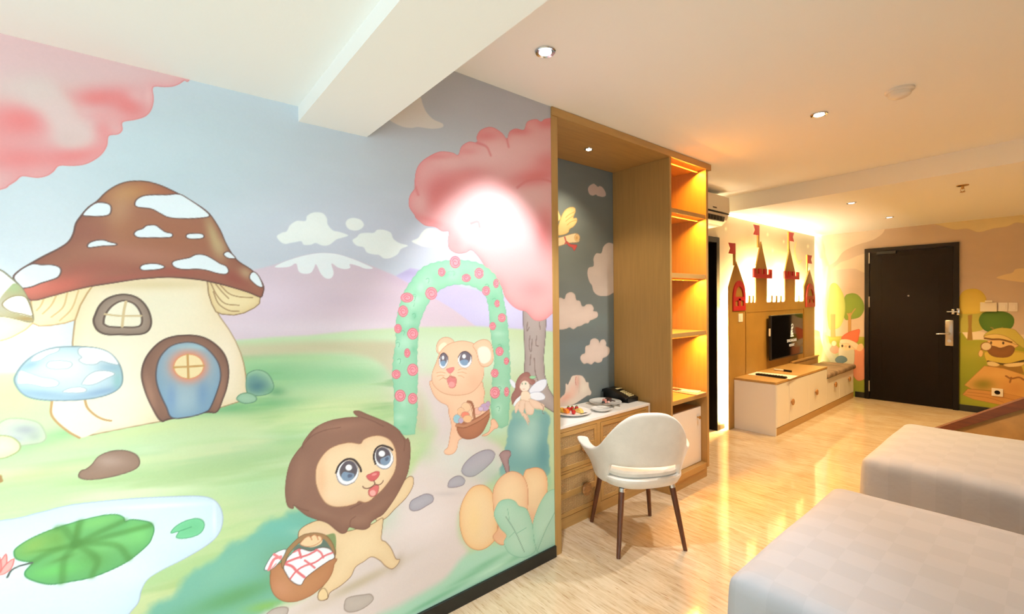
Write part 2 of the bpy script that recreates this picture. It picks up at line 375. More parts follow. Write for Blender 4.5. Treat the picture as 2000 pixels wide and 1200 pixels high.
# ---------------------------------------------------------------- the big mushroom village mural
A_X = -1.925
def paint_main(q=1.0):
    px = np.concatenate([np.arange(-14, 1082, 1.45/q), [1084, 1090]])
    us = on_plane(px, 600+px*0, 0, A_X)[:, 1]
    us = np.concatenate([np.linspace(-2.6, us[0]-.03, 40), us])
    vs = np.linspace(0.0, 2.70, int(1040*q))
    p = Paint(0, A_X, us, vs, (184, 196, 203))
    OUT = (104, 82, 74)
    # sky
    p.T(0, 0, 1)
    p.blob(1000, 200, 260, 130, (176, 166, 172), .55, clip=False)  # mauve corner: warm shade painted into the sky colour
    p.blob(700, 470, 320, 110, (190, 190, 210), .6, clip=False)
    p.blob(250, 330, 300, 140, (176, 198, 205), .5, clip=False)
    p.blob(90, 560, 160, 200, (214, 220, 226), .6, clip=False)
    # far hills
    p.T(500, 400, 3)
    p.shape([(800,430),(830,412),(905,372),(1000,390),(1120,440),(1200,480),(1450,540),(1600,600),(1790,660),(1800,770),(1290,760),(1060,700),(930,600)], (187,178,214), sm=False, soft=.006)
    p.blob(1500, 640, 260, 120, (205, 205, 235), .7)
    p.blob(900, 400, 100, 30, (160, 150, 190), .6)
    p.shape([(-400,700),(-300,470),(-150,410),(0,380),(110,352),(250,305),(330,288),(400,283),(480,292),(560,315),(690,365),(800,410),(900,465),(1000,520),(1150,610),(1290,715),(1300,770),(-400,800)], (203,184,197), sm=False, soft=.006)
    p.blob(900, 470, 200, 40, (190, 165, 190), .5, rot=25)
    p.blob(550, 560, 420, 60, (186, 168, 184), .4)
    p.blob(500, 720, 600, 50, (216, 204, 214), .6)
    p.blob(100, 560, 200, 120, (208, 192, 210), .5)
    p.shape([(110,365),(160,337),(250,307),(330,289),(400,283),(480,291),(560,316),(620,340),(685,372),(640,375),(600,360),(550,348),(552,370),(520,378),(480,368),(442,345),(455,400),(440,430),(410,432),(380,405),(352,350),(340,372),(320,400),(280,405),(250,390),(235,345),(200,362),(160,368)], (222,228,232))
    # clouds
    CL = (222, 228, 226)
    for c in ([(122,185),(150,165),(180,155),(200,120),(240,95),(290,95),(300,65),(340,45),(390,50),(415,80),(420,115),(450,150),(490,160),(540,180),(500,195),(470,205),(430,235),(390,240),(350,225),(320,235),(280,235),(265,215),(230,220),(200,225),(170,230),(140,215)],
              [(525,110),(540,85),(575,78),(615,90),(632,120),(610,145),(575,152),(540,140)],
              [(565,210),(590,190),(610,170),(650,165),(690,165),(710,148),(750,148),(790,165),(805,200),(840,225),(890,240),(850,260),(830,290),(790,312),(750,315),(720,295),(690,292),(650,280),(630,250),(590,240)],
              [(912,215),(950,195),(970,165),(1000,140),(1040,140),(1080,155),(1120,170),(1120,205),(1080,240),(1030,250),(980,245),(950,235)]):
        p.shape(c, CL, soft=.003)
    p.T(550, 100, 3)
    p.shape([(630,400),(660,370),(720,300),(800,250),(830,320),(850,360),(890,400),(943,425),(940,447),(880,455),(800,445),(760,450),(700,440)], (216,210,202), soft=.003)
    # fields
    p.T(0, 0, 1)
    p.shape([(-300,745),(0,728),(100,727),(300,700),(463,666),(533,660),(600,657),(700,646),(800,640),(933,638),(1110,650),(1110,1250),(-300,1900)], (184,204,158), sm=False, soft=.01)
    p.blob(600, 660, 300, 14, (180, 205, 165), .7)
    p.blob(900, 700, 180, 50, (206, 228, 208), .8)
    p.T(500, 400, 3)
    p.blob(60, 1000, 330, 110, (124, 178, 128), .95)
    p.blob(500, 1000, 330, 70, (132, 184, 138), .8)
    p.blob(350, 900, 340, 25, (146, 190, 146), .5)
    p.blob(20, 890, 260, 16, (130, 178, 132), .6)
    p.blob(480, 1180, 500, 40, (190, 206, 152), .8)
    p.shape([(-160,828),(0,815),(150,808),(400,800),(700,800),(830,815),(900,900),(960,1040),(1000,1300),(940,1300),(880,1120),(800,1010),(720,925),(600,882),(450,868),(200,878),(0,892),(-160,908)], (190,180,150), soft=.02, alpha=.85)
    p.blob(900, 1050, 110, 160, (218,206,200), .9, clip=False)
    p.T(0, 660, 2.2222)
    p.blob(500, 370, 550, 26, (104, 168, 112), .8, clip=False, rot=-14)
    p.blob(1080, 300, 230, 30, (92, 158, 106), .9, clip=False, rot=-6)
    p.blob(1250, 345, 220, 30, (188, 200, 140), .7, clip=False, rot=-4)
    p.blob(640, 400, 260, 24, (196, 204, 140), .6, clip=False, rot=-10)
    p.blob(900, 480, 560, 55, (190, 216, 192), .8, clip=False, rot=-6)
    p.blob(250, 560, 340, 50, (206, 220, 176), .8, clip=False, rot=-6)
    p.blob(120, 600, 140, 18, (150, 180, 110), .5, clip=False, rot=-8)
    p.blob(1150, 520, 200, 20, (160, 196, 156), .55, clip=False, rot=-10)
    p.blob(500, 690, 700, 40, (212, 222, 184), .7, clip=False, rot=-8)
    p.blob(1080, 640, 240, 70, (160, 200, 150), .7, clip=False, rot=-12)
    p.blob(1000, 860, 110, 180, (196, 208, 150), .7, clip=False, rot=-20)
    p.blob(30, 250, 160, 90, (190, 210, 140), .7, clip=False)
    p.blob(800, 1060, 200, 50, (186, 200, 136), .8, clip=False, rot=-35)
    p.blob(380, 620, 120, 14, (150, 170, 110), .4, clip=False, rot=-4)
    # foreground path and banks
    p.T(0, 0, 1); keep_ = None
    p.shape([(-300,900),(0,860),(300,840),(560,800),(800,800),(900,1000),(700,1250),(-300,1700)], None, sm=False, soft=.15).streaks([(142,176,112),(216,216,166),(164,198,140)], 3, .45)
    p.shape([(480,700),(640,690),(780,720),(780,820),(560,860),(480,800)], None, sm=False, soft=.06).streaks([(112,166,106),(176,204,146)], 4, .5, 40)
    p.T(500, 760, 2.7273)
    p.shape([(860,-60),(900,40),(960,150),(965,230),(900,330),(840,430),(760,560),(700,660),(640,800),(520,900),(380,1040),(180,1150),(0,1180),(-200,1300),(900,1300),(700,1250),(860,1130),(1010,1030),(1130,880),(1080,780),(1090,640),(1180,540),(1300,440),(1310,320),(1200,240),(1080,120),(1040,-60)], (214,200,196), soft=.03, n=4)
    p.blob(980, 120, 70, 110, (216, 202, 202), .9, clip=False, rot=10)
    p.blob(900, 700, 170, 170, (222, 210, 210), .8)
    p.blob(1080, 380, 120, 100, (208, 214, 206), .7)
    p.blob(700, 640, 60, 110, (176, 206, 184), .5, clip=False)
    p.blob(900, 330, 60, 60, (168, 200, 150), .5, clip=False)
    p.blob(1010, 560, 70, 12, (196, 184, 184), .6)
    p.blob(540, 1040, 260, 24, (184, 168, 142), .8, rot=-27)
    p.blob(750, 930, 50, 20, (176, 158, 140), .7, rot=-60)
    p.blob(340, 1130, 120, 40, (206, 190, 180), .8)
    p.shape([(1190,850),(1100,900),(1010,1010),(900,1080),(760,1160),(660,1240),(1300,1300),(1700,900),(1640,700),(1500,760),(1300,820)], (164,208,184), soft=.03)
    for x, y, rx, ry in ((1230,930,130,14),(1130,1000,120,10),(1010,1090,150,12),(1400,890,100,12),(1180,1050,160,12),(900,1150,120,10)):
        p.blob(x, y, rx, ry, (112, 178, 138), .6, rot=-28)
    p.blob(1260, 960, 90, 8, (186, 226, 200), .6, rot=-28)
    p.blob(1290, 200, 70, 60, (186, 222, 200), .8, clip=False)
    p.blob(1250, 400, 60, 60, (184, 212, 196), .6, clip=False)
    # teal bushes left and right of the path
    p.T(500, 760, 2.7273)
    p.shape([(330,690),(290,665),(240,645),(170,655),(140,690),(70,700),(20,740),(-60,800),(-140,830),(-210,900),(-300,950),(-380,1010),(-440,1100),(-560,1160),(-560,1260),(-200,1290),(100,1160),(330,1000),(420,850)], (112,172,152), soft=.02, wob=.006)
    p.blob(150, 740, 170, 70, (108, 180, 166), .8)
    p.blob(-150, 960, 180, 60, (120, 178, 152), .8, rot=-35)
    p.blob(-120, 1110, 260, 50, (90, 150, 92), .8, rot=-20)
    p.blob(150, 940, 90, 80, (104, 150, 104), .7)
    p.blob(60, 1160, 120, 30, (126, 176, 90), .9, rot=-10)
    p.blob(230, 760, 60, 22, (146, 196, 176), .5)
    p.T(960, 680, 4.2857)
    p.shape([(200,520),(165,600),(140,660),(135,720),(130,770),(110,850),(90,960),(70,1020),(90,1080),(300,1120),(480,1060),(480,960),(485,860),(470,780),(475,700),(490,620),(480,560),(400,520)], (112,164,164), soft=.01, wob=.006)
    p.blob(290, 760, 110, 130, (176, 212, 200), .85)
    p.blob(340, 640, 60, 80, (170, 206, 192), .7)
    p.blob(300, 560, 120, 40, (150, 196, 172), .7)
    p.blob(430, 900, 50, 120, (86, 142, 150), .6)
    p.blob(480, 1120, 30, 80, (140, 196, 160), .6, clip=False)
    p.blob(520, 700, 30, 300, (176, 214, 190), .5, clip=False)
    # pebbles on the path
    p.T(500, 760, 2.7273)
    PB = (176, 172, 182); PL = (128, 116, 122)
    for P in ([(1095,440),(1110,400),(1150,360),(1200,332),(1245,325),(1272,345),(1262,380),(1235,410),(1200,440),(1160,465),(1120,465)],
              [(1022,520),(1030,490),(1060,468),(1090,465),(1112,485),(1105,510),(1075,522),(1040,526)],
              [(818,635),(825,600),(860,578),(905,560),(940,570),(942,600),(910,622),(870,645),(835,650)]):
        p.shape(P, PB, PL, .004, edge=(150,146,160), ew=.02)
    for P in ([(470,1160),(480,1120),(520,1105),(570,1098),(610,1095),(625,1120),(600,1150),(550,1180),(500,1190),(475,1180)],
              [(50,1210),(90,1175),(140,1162),(170,1170),(165,1200),(140,1240),(60,1250)]):
        p.shape(P, (188,176,168), (142,128,118), .004, edge=(166,152,146), ew=.02)
    # pumpkin
    p.blob(1330, 470, 130, 40, (150, 190, 170), .6, clip=False)
    p.shape([(1298,350),(1320,330),(1350,330),(1358,350),(1345,380),(1350,440),(1335,450),(1320,410),(1305,375)], (170,140,140), (110,84,86), .004, edge=(140,108,112), ew=.012)
    PO = (236, 208, 166); PLN = (196, 132, 96)
    p.shape([(1430,445),(1460,425),(1500,420),(1535,440),(1552,490),(1550,560),(1535,640),(1500,700),(1450,760),(1400,700),(1410,560)], PO, PLN, .004, edge=(222,160,110), ew=.03)
    p.blob(1450, 700, 60, 60, (214, 160, 130), .6)
    p.shape([(1262,560),(1230,522),(1190,512),(1145,530),(1105,590),(1085,660),(1088,740),(1110,810),(1150,850),(1200,858),(1250,830),(1280,780),(1290,640)], PO, PLN, .004, edge=(226,166,104), ew=.03)
    p.blob(1160, 700, 40, 110, (238, 206, 150), .7)
    p.shape([(1262,560),(1275,510),(1310,465),(1360,440),(1410,455),(1440,500),(1450,570),(1440,680),(1400,760),(1340,820),(1300,830),(1262,790),(1290,740),(1268,660)], PO, PLN, .004, edge=(220,156,118), ew=.035)
    p.blob(1350, 540, 50, 80, (240, 210, 170), .7)
    p.blob(1300, 780, 60, 30, (224, 164, 130), .6)
    LF = (176, 214, 192)
    p.shape([(1640,500),(1600,530),(1560,545),(1530,580),(1500,640),(1475,720),(1480,790),(1500,870),(1560,860),(1600,830),(1650,800)], LF, (120,176,150), .003, edge=(146,198,172), ew=.03)
    p.line([(1500,860),(1540,760),(1600,640)], (120,176,150), .003)
    p.shape([(1270,680),(1275,640),(1300,600),(1345,588),(1380,600),(1400,625),(1440,640),(1462,690),(1475,740),(1478,800),(1490,860),(1440,895),(1390,895),(1345,870),(1320,820),(1335,780),(1300,740)], LF, (120,176,150), .003, edge=(140,194,168), ew=.03)
    p.line([(1330,680),(1380,760),(1430,870)], (116,150,132), .003)
    p.line([(1340,640),(1350,700)], (130,186,160), .003); p.line([(1380,760),(1350,790)], (130,186,160), .003); p.line([(1390,770),(1440,740)], (130,186,160), .003)
    # right tree
    p.T(500, 400, 3)
    p.shape([(1563,600),(1566,700),(1572,800),(1575,900),(1570,1000),(1560,1100),(1640,1150),(1740,1215),(1790,1230),(1760,1150),(1715,1080),(1692,1000),(1685,900),(1695,780),(1703,640),(1700,560),(1563,560)], (172,160,156), (96,84,84), .005, edge=(140,126,124), ew=.02, sm=False)
    for a in ([(1605,770),(1600,830),(1612,860),(1618,790)], [(1645,770),(1640,820),(1655,830)], [(1590,690),(1588,740),(1600,720)], [(1660,690),(1665,730)], [(1630,900),(1640,1000),(1680,1080)], [(1610,880),(1605,940)]):
        p.line(a, (130,114,110), .006)
    FO = (226,170,172)
    p.T(550, 100, 3)
    p.shape([(1620,380),(1575,392),(1540,400),(1520,415),(1490,400),(1440,415),(1420,462),(1370,455),(1335,475),(1320,517),(1290,480),(1230,446),(1170,462),(1145,500),(1145,537),(1100,532),(1055,560),(1035,610),(1000,596),(930,590),(870,615),(820,650),(790,700),(780,780),(785,800),(752,850),(748,910),(780,960),(790,980),(840,1020),(900,1030),(940,1055),(980,1058),(975,1110),(985,1160),(1030,1185),(1080,1180),(1110,1165),(1150,1200),(1190,1260),(1210,1320),(1260,1345),(1290,1380),(1310,1440),(1350,1490),(1390,1515),(1430,1525),(1450,1545),(1480,1575),(1520,1580),(1555,1565),(1600,1530),(1700,1500),(1700,380)], FO, (214,120,124), .003, edge=(220,128,130), ew=.025, n=4)
    PK = (216, 116, 118)
    for x, y, rx, ry, a, r in ((950,800,120,70,.7,-20),(900,860,60,110,.7,20),(1100,720,130,50,.6,-10),(1480,740,150,50,.85,-12),(1560,650,80,60,.6,0),(1200,500,70,30,.7,0),(1100,590,60,20,.6,0),(930,620,90,16,.5,0),(860,990,90,20,.5,20),(1020,1120,40,60,.4,0),(1380,470,70,20,.6,0),(1560,420,60,30,.7,0),(1540,1050,50,120,.7,0),(1480,1400,80,60,.3,0)):
        p.blob(x, y, rx, ry, PK, a, rot=r)
    for x, y, rx, ry, a in ((1240,620,170,70,.7),(1000,650,90,40,.5),(1480,850,120,60,.7),(1400,560,160,50,.5),(1200,1000,180,180,.6),(820,880,40,60,.4)):
        p.blob(x, y, rx, ry, (228, 186, 186), a)
    for a in ([(1145,537),(1200,560),(1225,610)], [(1320,517),(1330,560)], [(1380,800),(1440,760),(1520,750),(1600,770)], [(1110,1010),(1150,1000),(1160,1030)], [(785,800),(800,840)]):
        p.line(a, (214,124,126), .004, a=.7, soft=.006)
    # rose arch
    p.T(500, 400, 3)
    lo = [(815,1310),(812,1200),(815,1100),(805,1000),(810,900),(825,800),(825,700),(845,600),(870,520),(920,440),(970,380),(1030,350),(1100,335),(1180,330),(1250,335),(1310,350),(1360,380),(1400,420),(1430,480),(1447,560),(1465,660),(1475,760),(1480,860),(1485,960),(1485,1060),(1482,1160),(1475,1230)]
    li = [(1378,1200),(1385,1100),(1390,1000),(1400,900),(1385,800),(1375,700),(1365,600),(1345,530),(1300,490),(1240,468),(1170,465),(1110,480),(1060,510),(1010,570),(975,640),(950,720),(945,800),(940,900),(945,1000),(940,1100),(942,1200),(935,1290)]
    def scal(P, amp):
        S = spline(P, False, 6); d = np.cumsum(np.r_[0, np.hypot(*np.diff(S, axis=0).T)])
        t = np.gradient(S, axis=0); t /= np.hypot(t[:, 0], t[:, 1])[:, None]
        return S+np.stack([t[:, 1], -t[:, 0]], 1)*(np.abs(np.sin(d/14))*amp)[:, None]
    poly = np.vstack([scal(lo, 7), [(1478,1290),(1440,1310),(1390,1300)], scal(li, 5), [(930,1345),(880,1350),(830,1340)]])
    p.shape(poly, (150,204,172), (126,182,150), .003, edge=(120,186,150), ew=.018, sm=False)
    rng = random.Random(4)
    for i in range(46):
        k = rng.random()
        if k < .35: x, y = 880+rng.uniform(-50,50), rng.uniform(650,1330)
        elif k < .6: x, y = 1435+rng.uniform(-30,30), rng.uniform(600,1200)
        else:
            t = rng.uniform(0, math.pi); x, y = 1160-235*math.cos(t)*1.02, 590-185*math.sin(t)
        p.blob(x, y, rng.uniform(15,35), rng.uniform(12,40), rng.choice([(112,184,146),(176,220,194),(132,196,160)]), .6)
        if i % 3 == 0: p.line([(x-12,y-10),(x,y-16),(x+8,y-6),(x+2,y+12)], (104,172,134), .002)
    RO = [(885,545,35,27),(862,625,27,32),(832,727,20,25),(918,757,30,32),(886,870,16,25),(822,995,24,25),(918,968,30,34),(845,1120,30,33),(918,1137,26,31),(1027,520,33,35),(1088,395,20,24),(1167,337,30,34),(1232,430,25,22),(1307,402,26,30),(1348,505,22,26),(1407,462,15,25),(1413,580,14,20),(1441,663,22,24),(1387,712,17,22),(1427,860,22,25),(1467,917,14,20),(1399,988,21,24),(1400,1102,28,33),(1468,1097,14,26),(783,1,1,1)]
    for i, (x, y, rx, ry) in enumerate(RO[:-1]):
        p.ell(x, y, rx, ry, (232,156,166), (206,92,108), lw=.0035, edge=(222,126,140), ew=.01)
        p.line([(x-rx*.6,y-ry*.1),(x-rx*.2,y-ry*.6),(x+rx*.5,y-ry*.4),(x+rx*.6,y+ry*.3),(x,y+ry*.6),(x-rx*.4,y+ry*.2),(x-rx*.1,y-ry*.2),(x+rx*.2,y)], (204,96,112), .0022)
    # ---- mushroom house
    p.T(0, 0, 1)
    STK = [(180,918-330*1+30)]
    p.T(0, 330, 3)
    BK = (226,214,188)
    stalk = [(540,688),(780,648),(980,633),(1215,655),(1225,740),(1250,800),(1290,870),(1340,940),(1380,1010),(1410,1080),(1428,1140),(1440,1210),(1450,1340),(1400,1365),(1290,1400),(1215,1428),(1100,1445),(945,1480),(745,1517),(608,1545),(460,1576),(405,1545),(337,1490),(305,1435),(302,1380),(310,1365),(430,1100),(425,1020),(432,950),(440,885),(470,800),(510,730)]
    p.shape(stalk, BK, (150,122,86), .0045, edge=(214,186,142), ew=.045, sm=False)
    p.blob(720, 1180, 160, 260, (236,224,202), .7); p.blob(900, 800, 260, 110, (214, 208, 184), .6)
    p.blob(520, 1100, 60, 250, (242,226,186), .7); p.blob(1330, 1100, 80, 200, (232,216,196), .6)
    p.blob(900, 680, 300, 26, (196,176,130), .55)
    p.blob(620, 1480, 220, 60, (242,224,196), .7)
    G = (232,214,176)
    p.shape([(180,770),(300,745),(400,718),(540,688),(510,730),(470,800),(440,885),(380,905),(300,918),(230,922),(190,905),(188,840)], G, (176,140,92), .004, edge=(220,190,140), ew=.03, sm=False)
    for a in ([(330,742),(300,800),(250,850)], [(395,725),(370,810),(300,870)], [(460,715),(420,820),(350,890)], [(260,755),(240,800),(215,830)]): p.line(a, (204,172,120), .003)
    p.shape([(1215,660),(1290,675),(1380,700),(1460,725),(1525,752),(1520,790),(1490,815),(1430,845),(1370,858),(1300,852),(1265,838),(1240,790),(1222,730)], (222,204,160), (128,100,72), .004, edge=(196,164,112), ew=.02, sm=False)
    for a in ([(1235,670),(1270,740),(1320,790),(1400,800)], [(1290,680),(1340,730),(1400,750),(1480,755)], [(1250,720),(1280,790),(1340,830),(1400,835)], [(1260,670),(1300,720),(1340,760)]): p.line(a, (150,120,84), .003)
    cap = [(80,640),(110,600),(180,555),(260,510),(340,470),(400,430),(430,380),(445,320),(480,270),(520,225),(570,190),(620,140),(680,100),(740,78),(800,72),(870,77),(940,97),(1010,128),(1070,160),(1140,200),(1200,240),(1240,280),(1290,360),(1320,430),(1360,500),(1400,545),(1470,590),(1520,640),(1545,690),(1540,730),(1525,752),(1460,725),(1380,700),(1290,675),(1200,655),(1090,640),(980,635),(880,640),(780,650),(650,670),(520,690),(400,718),(300,745),(180,770),(130,700)]
    p.shape(cap, (150,98,76), (84,58,52), .005, edge=(122,70,58), ew=.03, n=3)
    for x, y, rx, ry, c, a, r in ((760,140,150,60,(178,126,78),.9,-10),(700,260,70,130,(186,146,108),.6,10),(930,130,110,26,(170,100,66),.5,15),(560,380,120,60,(140,84,70),.7,0),(760,360,120,80,(158,104,72),.6,0),(1000,400,260,130,(150,92,64),.6,0),(1250,390,30,110,(176,156,112),.8,-18),(1290,460,40,60,(184,164,120),.6,-20),(800,500,260,50,(168,112,92),.55,5),(500,590,220,60,(150,80,68),.6,-10),(340,690,180,50,(196,98,82),.85,-12),(200,690,120,60,(206,112,96),.8,-15),(980,600,240,26,(144,74,62),.7,3),(1370,640,90,40,(136,70,60),.8,25),(1440,610,40,28,(176,152,116),.7,35),(700,640,200,20,(160,84,72),.6,-6)):
        p.blob(x, y, rx, ry, c, a, rot=r)
    SP = (214, 224, 230)
    for P in ([(790,210),(800,180),(840,158),(900,152),(980,152),(1050,148),(1110,180),(1190,235),(1228,275),(1180,288),(1080,292),(990,285),(940,262),(900,240),(870,232),(810,225)],
              [(485,272),(510,235),(560,200),(610,198),(645,212),(652,240),(640,268),(600,278),(540,278)],
              [(785,380),(800,362),(835,350),(860,332),(910,330),(940,350),(970,370),(1008,380),(1005,400),(960,404),(880,404),(820,404),(795,395)],
              [(1090,398),(1100,382),(1140,378),(1185,382),(1195,400),(1170,410),(1110,410)],
              [(512,448),(530,430),(570,418),(610,418),(640,428),(685,440),(670,450),(610,452),(560,458),(520,462)],
              [(820,580),(835,563),(880,555),(930,558),(965,574),(940,588),(880,594),(835,594)],
              [(1008,558),(1020,540),(1070,528),(1110,520),(1150,502),(1200,505),(1250,530),(1290,555),(1325,570),(1340,600),(1320,618),(1270,612),(1210,595),(1150,588),(1080,590),(1030,580)],
              [(1310,500),(1325,487),(1345,488),(1380,522),(1350,526),(1325,518)],
              [(1462,640),(1470,612),(1492,605),(1520,635),(1540,690),(1515,690),(1485,668)],
              [(80,640),(110,600),(160,568),(200,556),(240,562),(300,562),(345,575),(358,600),(340,635),(290,655),(240,670),(190,690),(150,698),(125,695)]):
        p.shape(P, SP, (92,66,60), .004, n=4)
    # upper window
    p.shape([(548,895),(560,850),(585,800),(630,760),(700,738),(770,742),(825,770),(865,820),(885,880),(880,930),(850,962),(790,972),(700,972),(620,970),(570,945)], (152,132,116), (70,54,46), .006, edge=(104,84,72), ew=.014)
    p.shape([(607,900),(615,860),(650,810),(700,778),(745,775),(790,795),(820,835),(832,880),(825,915),(790,928),(700,928),(640,925),(612,912)], (222,214,190), (76,58,50), .006)
    p.line([(738,778),(725,840),(716,925)], (196,172,130), .006); p.line([(615,852),(700,862),(828,862)], (196,172,130), .005)
    # door
    p.T(0, 660, 2.2222)
    p.shape([(698,360),(660,300),(630,230),(615,160),(630,95),(670,40),(720,5),(790,-10),(870,-5),(930,25),(975,75),(992,140),(985,210),(965,270),(940,322),(890,325),(740,352)], (136,98,80), (74,52,46), .006, edge=(98,68,58), ew=.02)
    p.blob(650, 240, 20, 90, (170,126,104), .6, rot=-15); p.blob(960, 230, 20, 90, (160,116,96), .5, rot=10)
    p.shape([(748,348),(722,300),(690,230),(677,165),(690,95),(730,45),(780,24),(840,22),(900,50),(945,105),(958,165),(945,225),(915,300),(893,322),(830,342)], (126,156,176), (70,64,70), .005, edge=(104,140,170), ew=.02)
    p.blob(820, 120, 100, 85, (190, 166, 150), .7); p.blob(800, 270, 60, 60, (164, 182, 190), .6); p.blob(880, 240, 24, 60, (92,128,170), .5); p.blob(745, 260, 22, 60, (104,136,180), .5); p.blob(840,40,80,14,(150,190,200),.6)
    p.blob(819, 125, 82, 70, (214, 128, 98), .95, p=5)
    p.ell(819, 125, 65, 53, (226,204,156), (206,130,90), rot=-4, lw=.004)
    p.line([(814,74),(818,176)], (186,142,84), .006); p.line([(755,129),(884,122)], (186,142,84), .006)
    # small blue mushroom
    p.shape([(225,278),(220,330),(250,372),(300,412),(345,435),(400,418),(440,380),(400,330),(372,300),(368,262),(230,262)], (234,218,192), None)
    p.line([(225,278),(222,330),(250,370),(300,410),(345,435)], (176,140,92), .005); p.line([(368,268),(380,305),(415,338),(450,355),(482,361)], (176,140,92), .005)
    p.shape([(63,190),(75,150),(110,105),(160,70),(230,45),(320,38),(420,45),(480,70),(520,120),(532,180),(515,220),(460,250),(370,268),(250,273),(150,265),(95,240)], (176,196,206), (110,128,132), .005, edge=(140,170,180), ew=.025)
    p.blob(300, 130, 110, 60, (204,210,206), .9); p.blob(180, 245, 160, 20, (132,158,178), .8, rot=6); p.blob(440, 235, 110, 16, (124,150,178), .8, rot=-12); p.blob(480, 130, 50, 20, (134,164,182), .7); p.blob(130,120,50,16,(120,150,166),.6,rot=-20); p.blob(510,190,20,40,(124,170,170),.7)
    WS = (222, 228, 232)
    for P in ([(132,102),(150,78),(200,55),(255,45),(250,60),(210,75),(180,95),(150,103)],
              [(340,68),(345,45),(390,42),(440,50),(485,72),(515,115),(480,112),(440,102),(415,115),(370,115),(342,98),(355,85)],
              [(202,120),(215,104),(260,100),(305,106),(312,120),(290,134),(240,136),(210,130)],
              [(75,175),(88,143),(130,155),(180,172),(230,180),(256,195),(240,212),(190,214),(150,205),(110,200),(78,200)],
              [(356,198),(380,165),(420,145),(470,145),(498,158),(460,178),(420,198),(390,205),(362,204)],
              [(272,236),(300,220),(345,214),(372,222),(370,234),(330,239)]):
        p.shape(P, WS, (150,162,166), .0028, n=4)
    # left mushroom, cut by the picture edge
    p.T(0, 330, 3)
    p.shape([(-420,900),(0,860),(100,880),(188,893),(170,925),(120,960),(0,1010),(-300,1060)], (234,220,184), (190,160,110), .004, edge=(224,200,150), ew=.04)
    p.shape([(-420,900),(-400,700),(-250,590),(-100,570),(0,592),(60,635),(120,690),(160,760),(186,830),(188,897),(100,880),(0,862),(-200,860)], (226,226,218), (110,104,80), .005, n=4)
    p.shape([(60,690),(85,672),(120,690),(160,755),(120,742),(75,748),(30,770),(15,800),(50,835),(110,850),(170,865),(188,870),(188,897),(100,880),(0,862),(-40,860),(0,760)], (160,150,110), None, .003)
    p.blob(80, 690, 60, 40, (150,170,124), .8); p.blob(150,880,60,14,(150,120,70),.8); p.blob(10,800,50,60,(164,158,140),.8)
    p.shape([(15,800),(30,772),(75,748),(130,745),(160,765),(186,830),(188,862),(130,850),(60,835)], (236,232,214), (120,104,70), .003, n=4)
    # rocks and bushes round the house
    p.T(0, 660, 2.2222)
    p.shape([(-40,470),(-30,400),(15,360),(60,350),(120,355),(170,372),(195,410),(198,440),(170,458),(100,468),(40,480)], (196,204,190), (160,172,140), .004, edge=(180,196,150), ew=.03)
    p.blob(110, 400, 60, 24, (150,154,160), .8); p.blob(60,440,50,16,(160,164,176),.7); p.blob(150,430,30,20,(150,160,150),.6)
    p.shape([(-60,430),(0,425),(50,432),(85,460),(82,490),(40,515),(0,525),(-60,520)], (222,224,188), (150,156,110), .004, edge=(204,204,140), ew=.02)
    p.shape([(1072,235),(1070,170),(1085,150),(1120,140),(1160,155),(1185,195),(1185,225),(1160,245),(1110,252)], (132,172,142), (92,132,104), .004, edge=(160,196,156), ew=.012)
    p.blob(1115, 210, 50, 34, (70,112,122), .9); p.blob(1100,180,30,20,(92,136,136),.6)
    p.blob(1200,235,40,20,(84,140,100),.7,clip=False)
    p.shape([(1028,268),(1040,248),(1070,240),(1100,248),(1114,265),(1100,280),(1060,285)], (150,186,158), (92,132,104), .004, edge=(120,160,130), ew=.01)
    p.shape([(343,605),(350,580),(375,570),(400,550),(430,515),(480,494),(540,490),(590,508),(606,540),(590,568),(530,592),(450,610),(380,616)], (150,122,106), (104,82,70), .0035, edge=(128,98,80), ew=.03)
    p.blob(470, 535, 60, 24, (172,146,132), .7)
    p.shape([(-60,600),(0,595),(10,610),(8,628),(-60,640)], (160,124,76), None)
    p.blob(470, 625, 170, 9, (160,184,130), .5, clip=False, rot=-5)
    # pond
    p.shape([(-600,860),(0,795),(150,765),(300,728),(450,710),(600,697),(750,690),(860,688),(920,700),(955,735),(967,790),(950,850),(900,900),(800,960),(700,1010),(640,1050),(612,1100),(600,1150),(560,1200),(500,1290),(-600,1400)], (206,226,226), (156,172,200), .003, edge=(182,200,222), ew=.055)
    p.blob(700, 730, 200, 10, (226,232,240), .7, rot=-3); p.blob(500, 1020, 240, 60, (214,234,234), .6); p.blob(930,790,8,60,(222,230,240),.8)
    p.shape([(62,940),(70,915),(130,875),(220,835),(330,800),(430,775),(500,768),(535,780),(543,798),(570,790),(620,795),(655,805),(668,830),(660,865),(640,900),(570,960),(500,1000),(400,1040),(300,1060),(220,1071),(160,1060),(115,1040),(110,1015),(140,978),(100,970),(72,960)], (106,172,98), (58,124,74), .004, edge=(84,156,96), ew=.05)
    for x, y, rx, ry, c, a, r in ((150,900,90,40,(130,170,80),.8,-25),(250,870,50,60,(104,150,64),.6,0),(420,800,110,26,(120,190,104),.8,-14),(600,850,60,50,(116,196,110),.8,0),(450,900,140,30,(122,196,116),.7,-14),(400,960,60,40,(86,146,70),.6,0),(250,1010,110,26,(104,190,96),.8,-10),(330,860,12,60,(80,130,52),.6,10),(270,960,60,10,(80,130,60),.6,-20),(220,920,90,8,(88,140,60),.6,-8),(560,960,60,10,(90,150,84),.5,-35)):
        p.blob(x, y, rx, ry, c, a, rot=r)
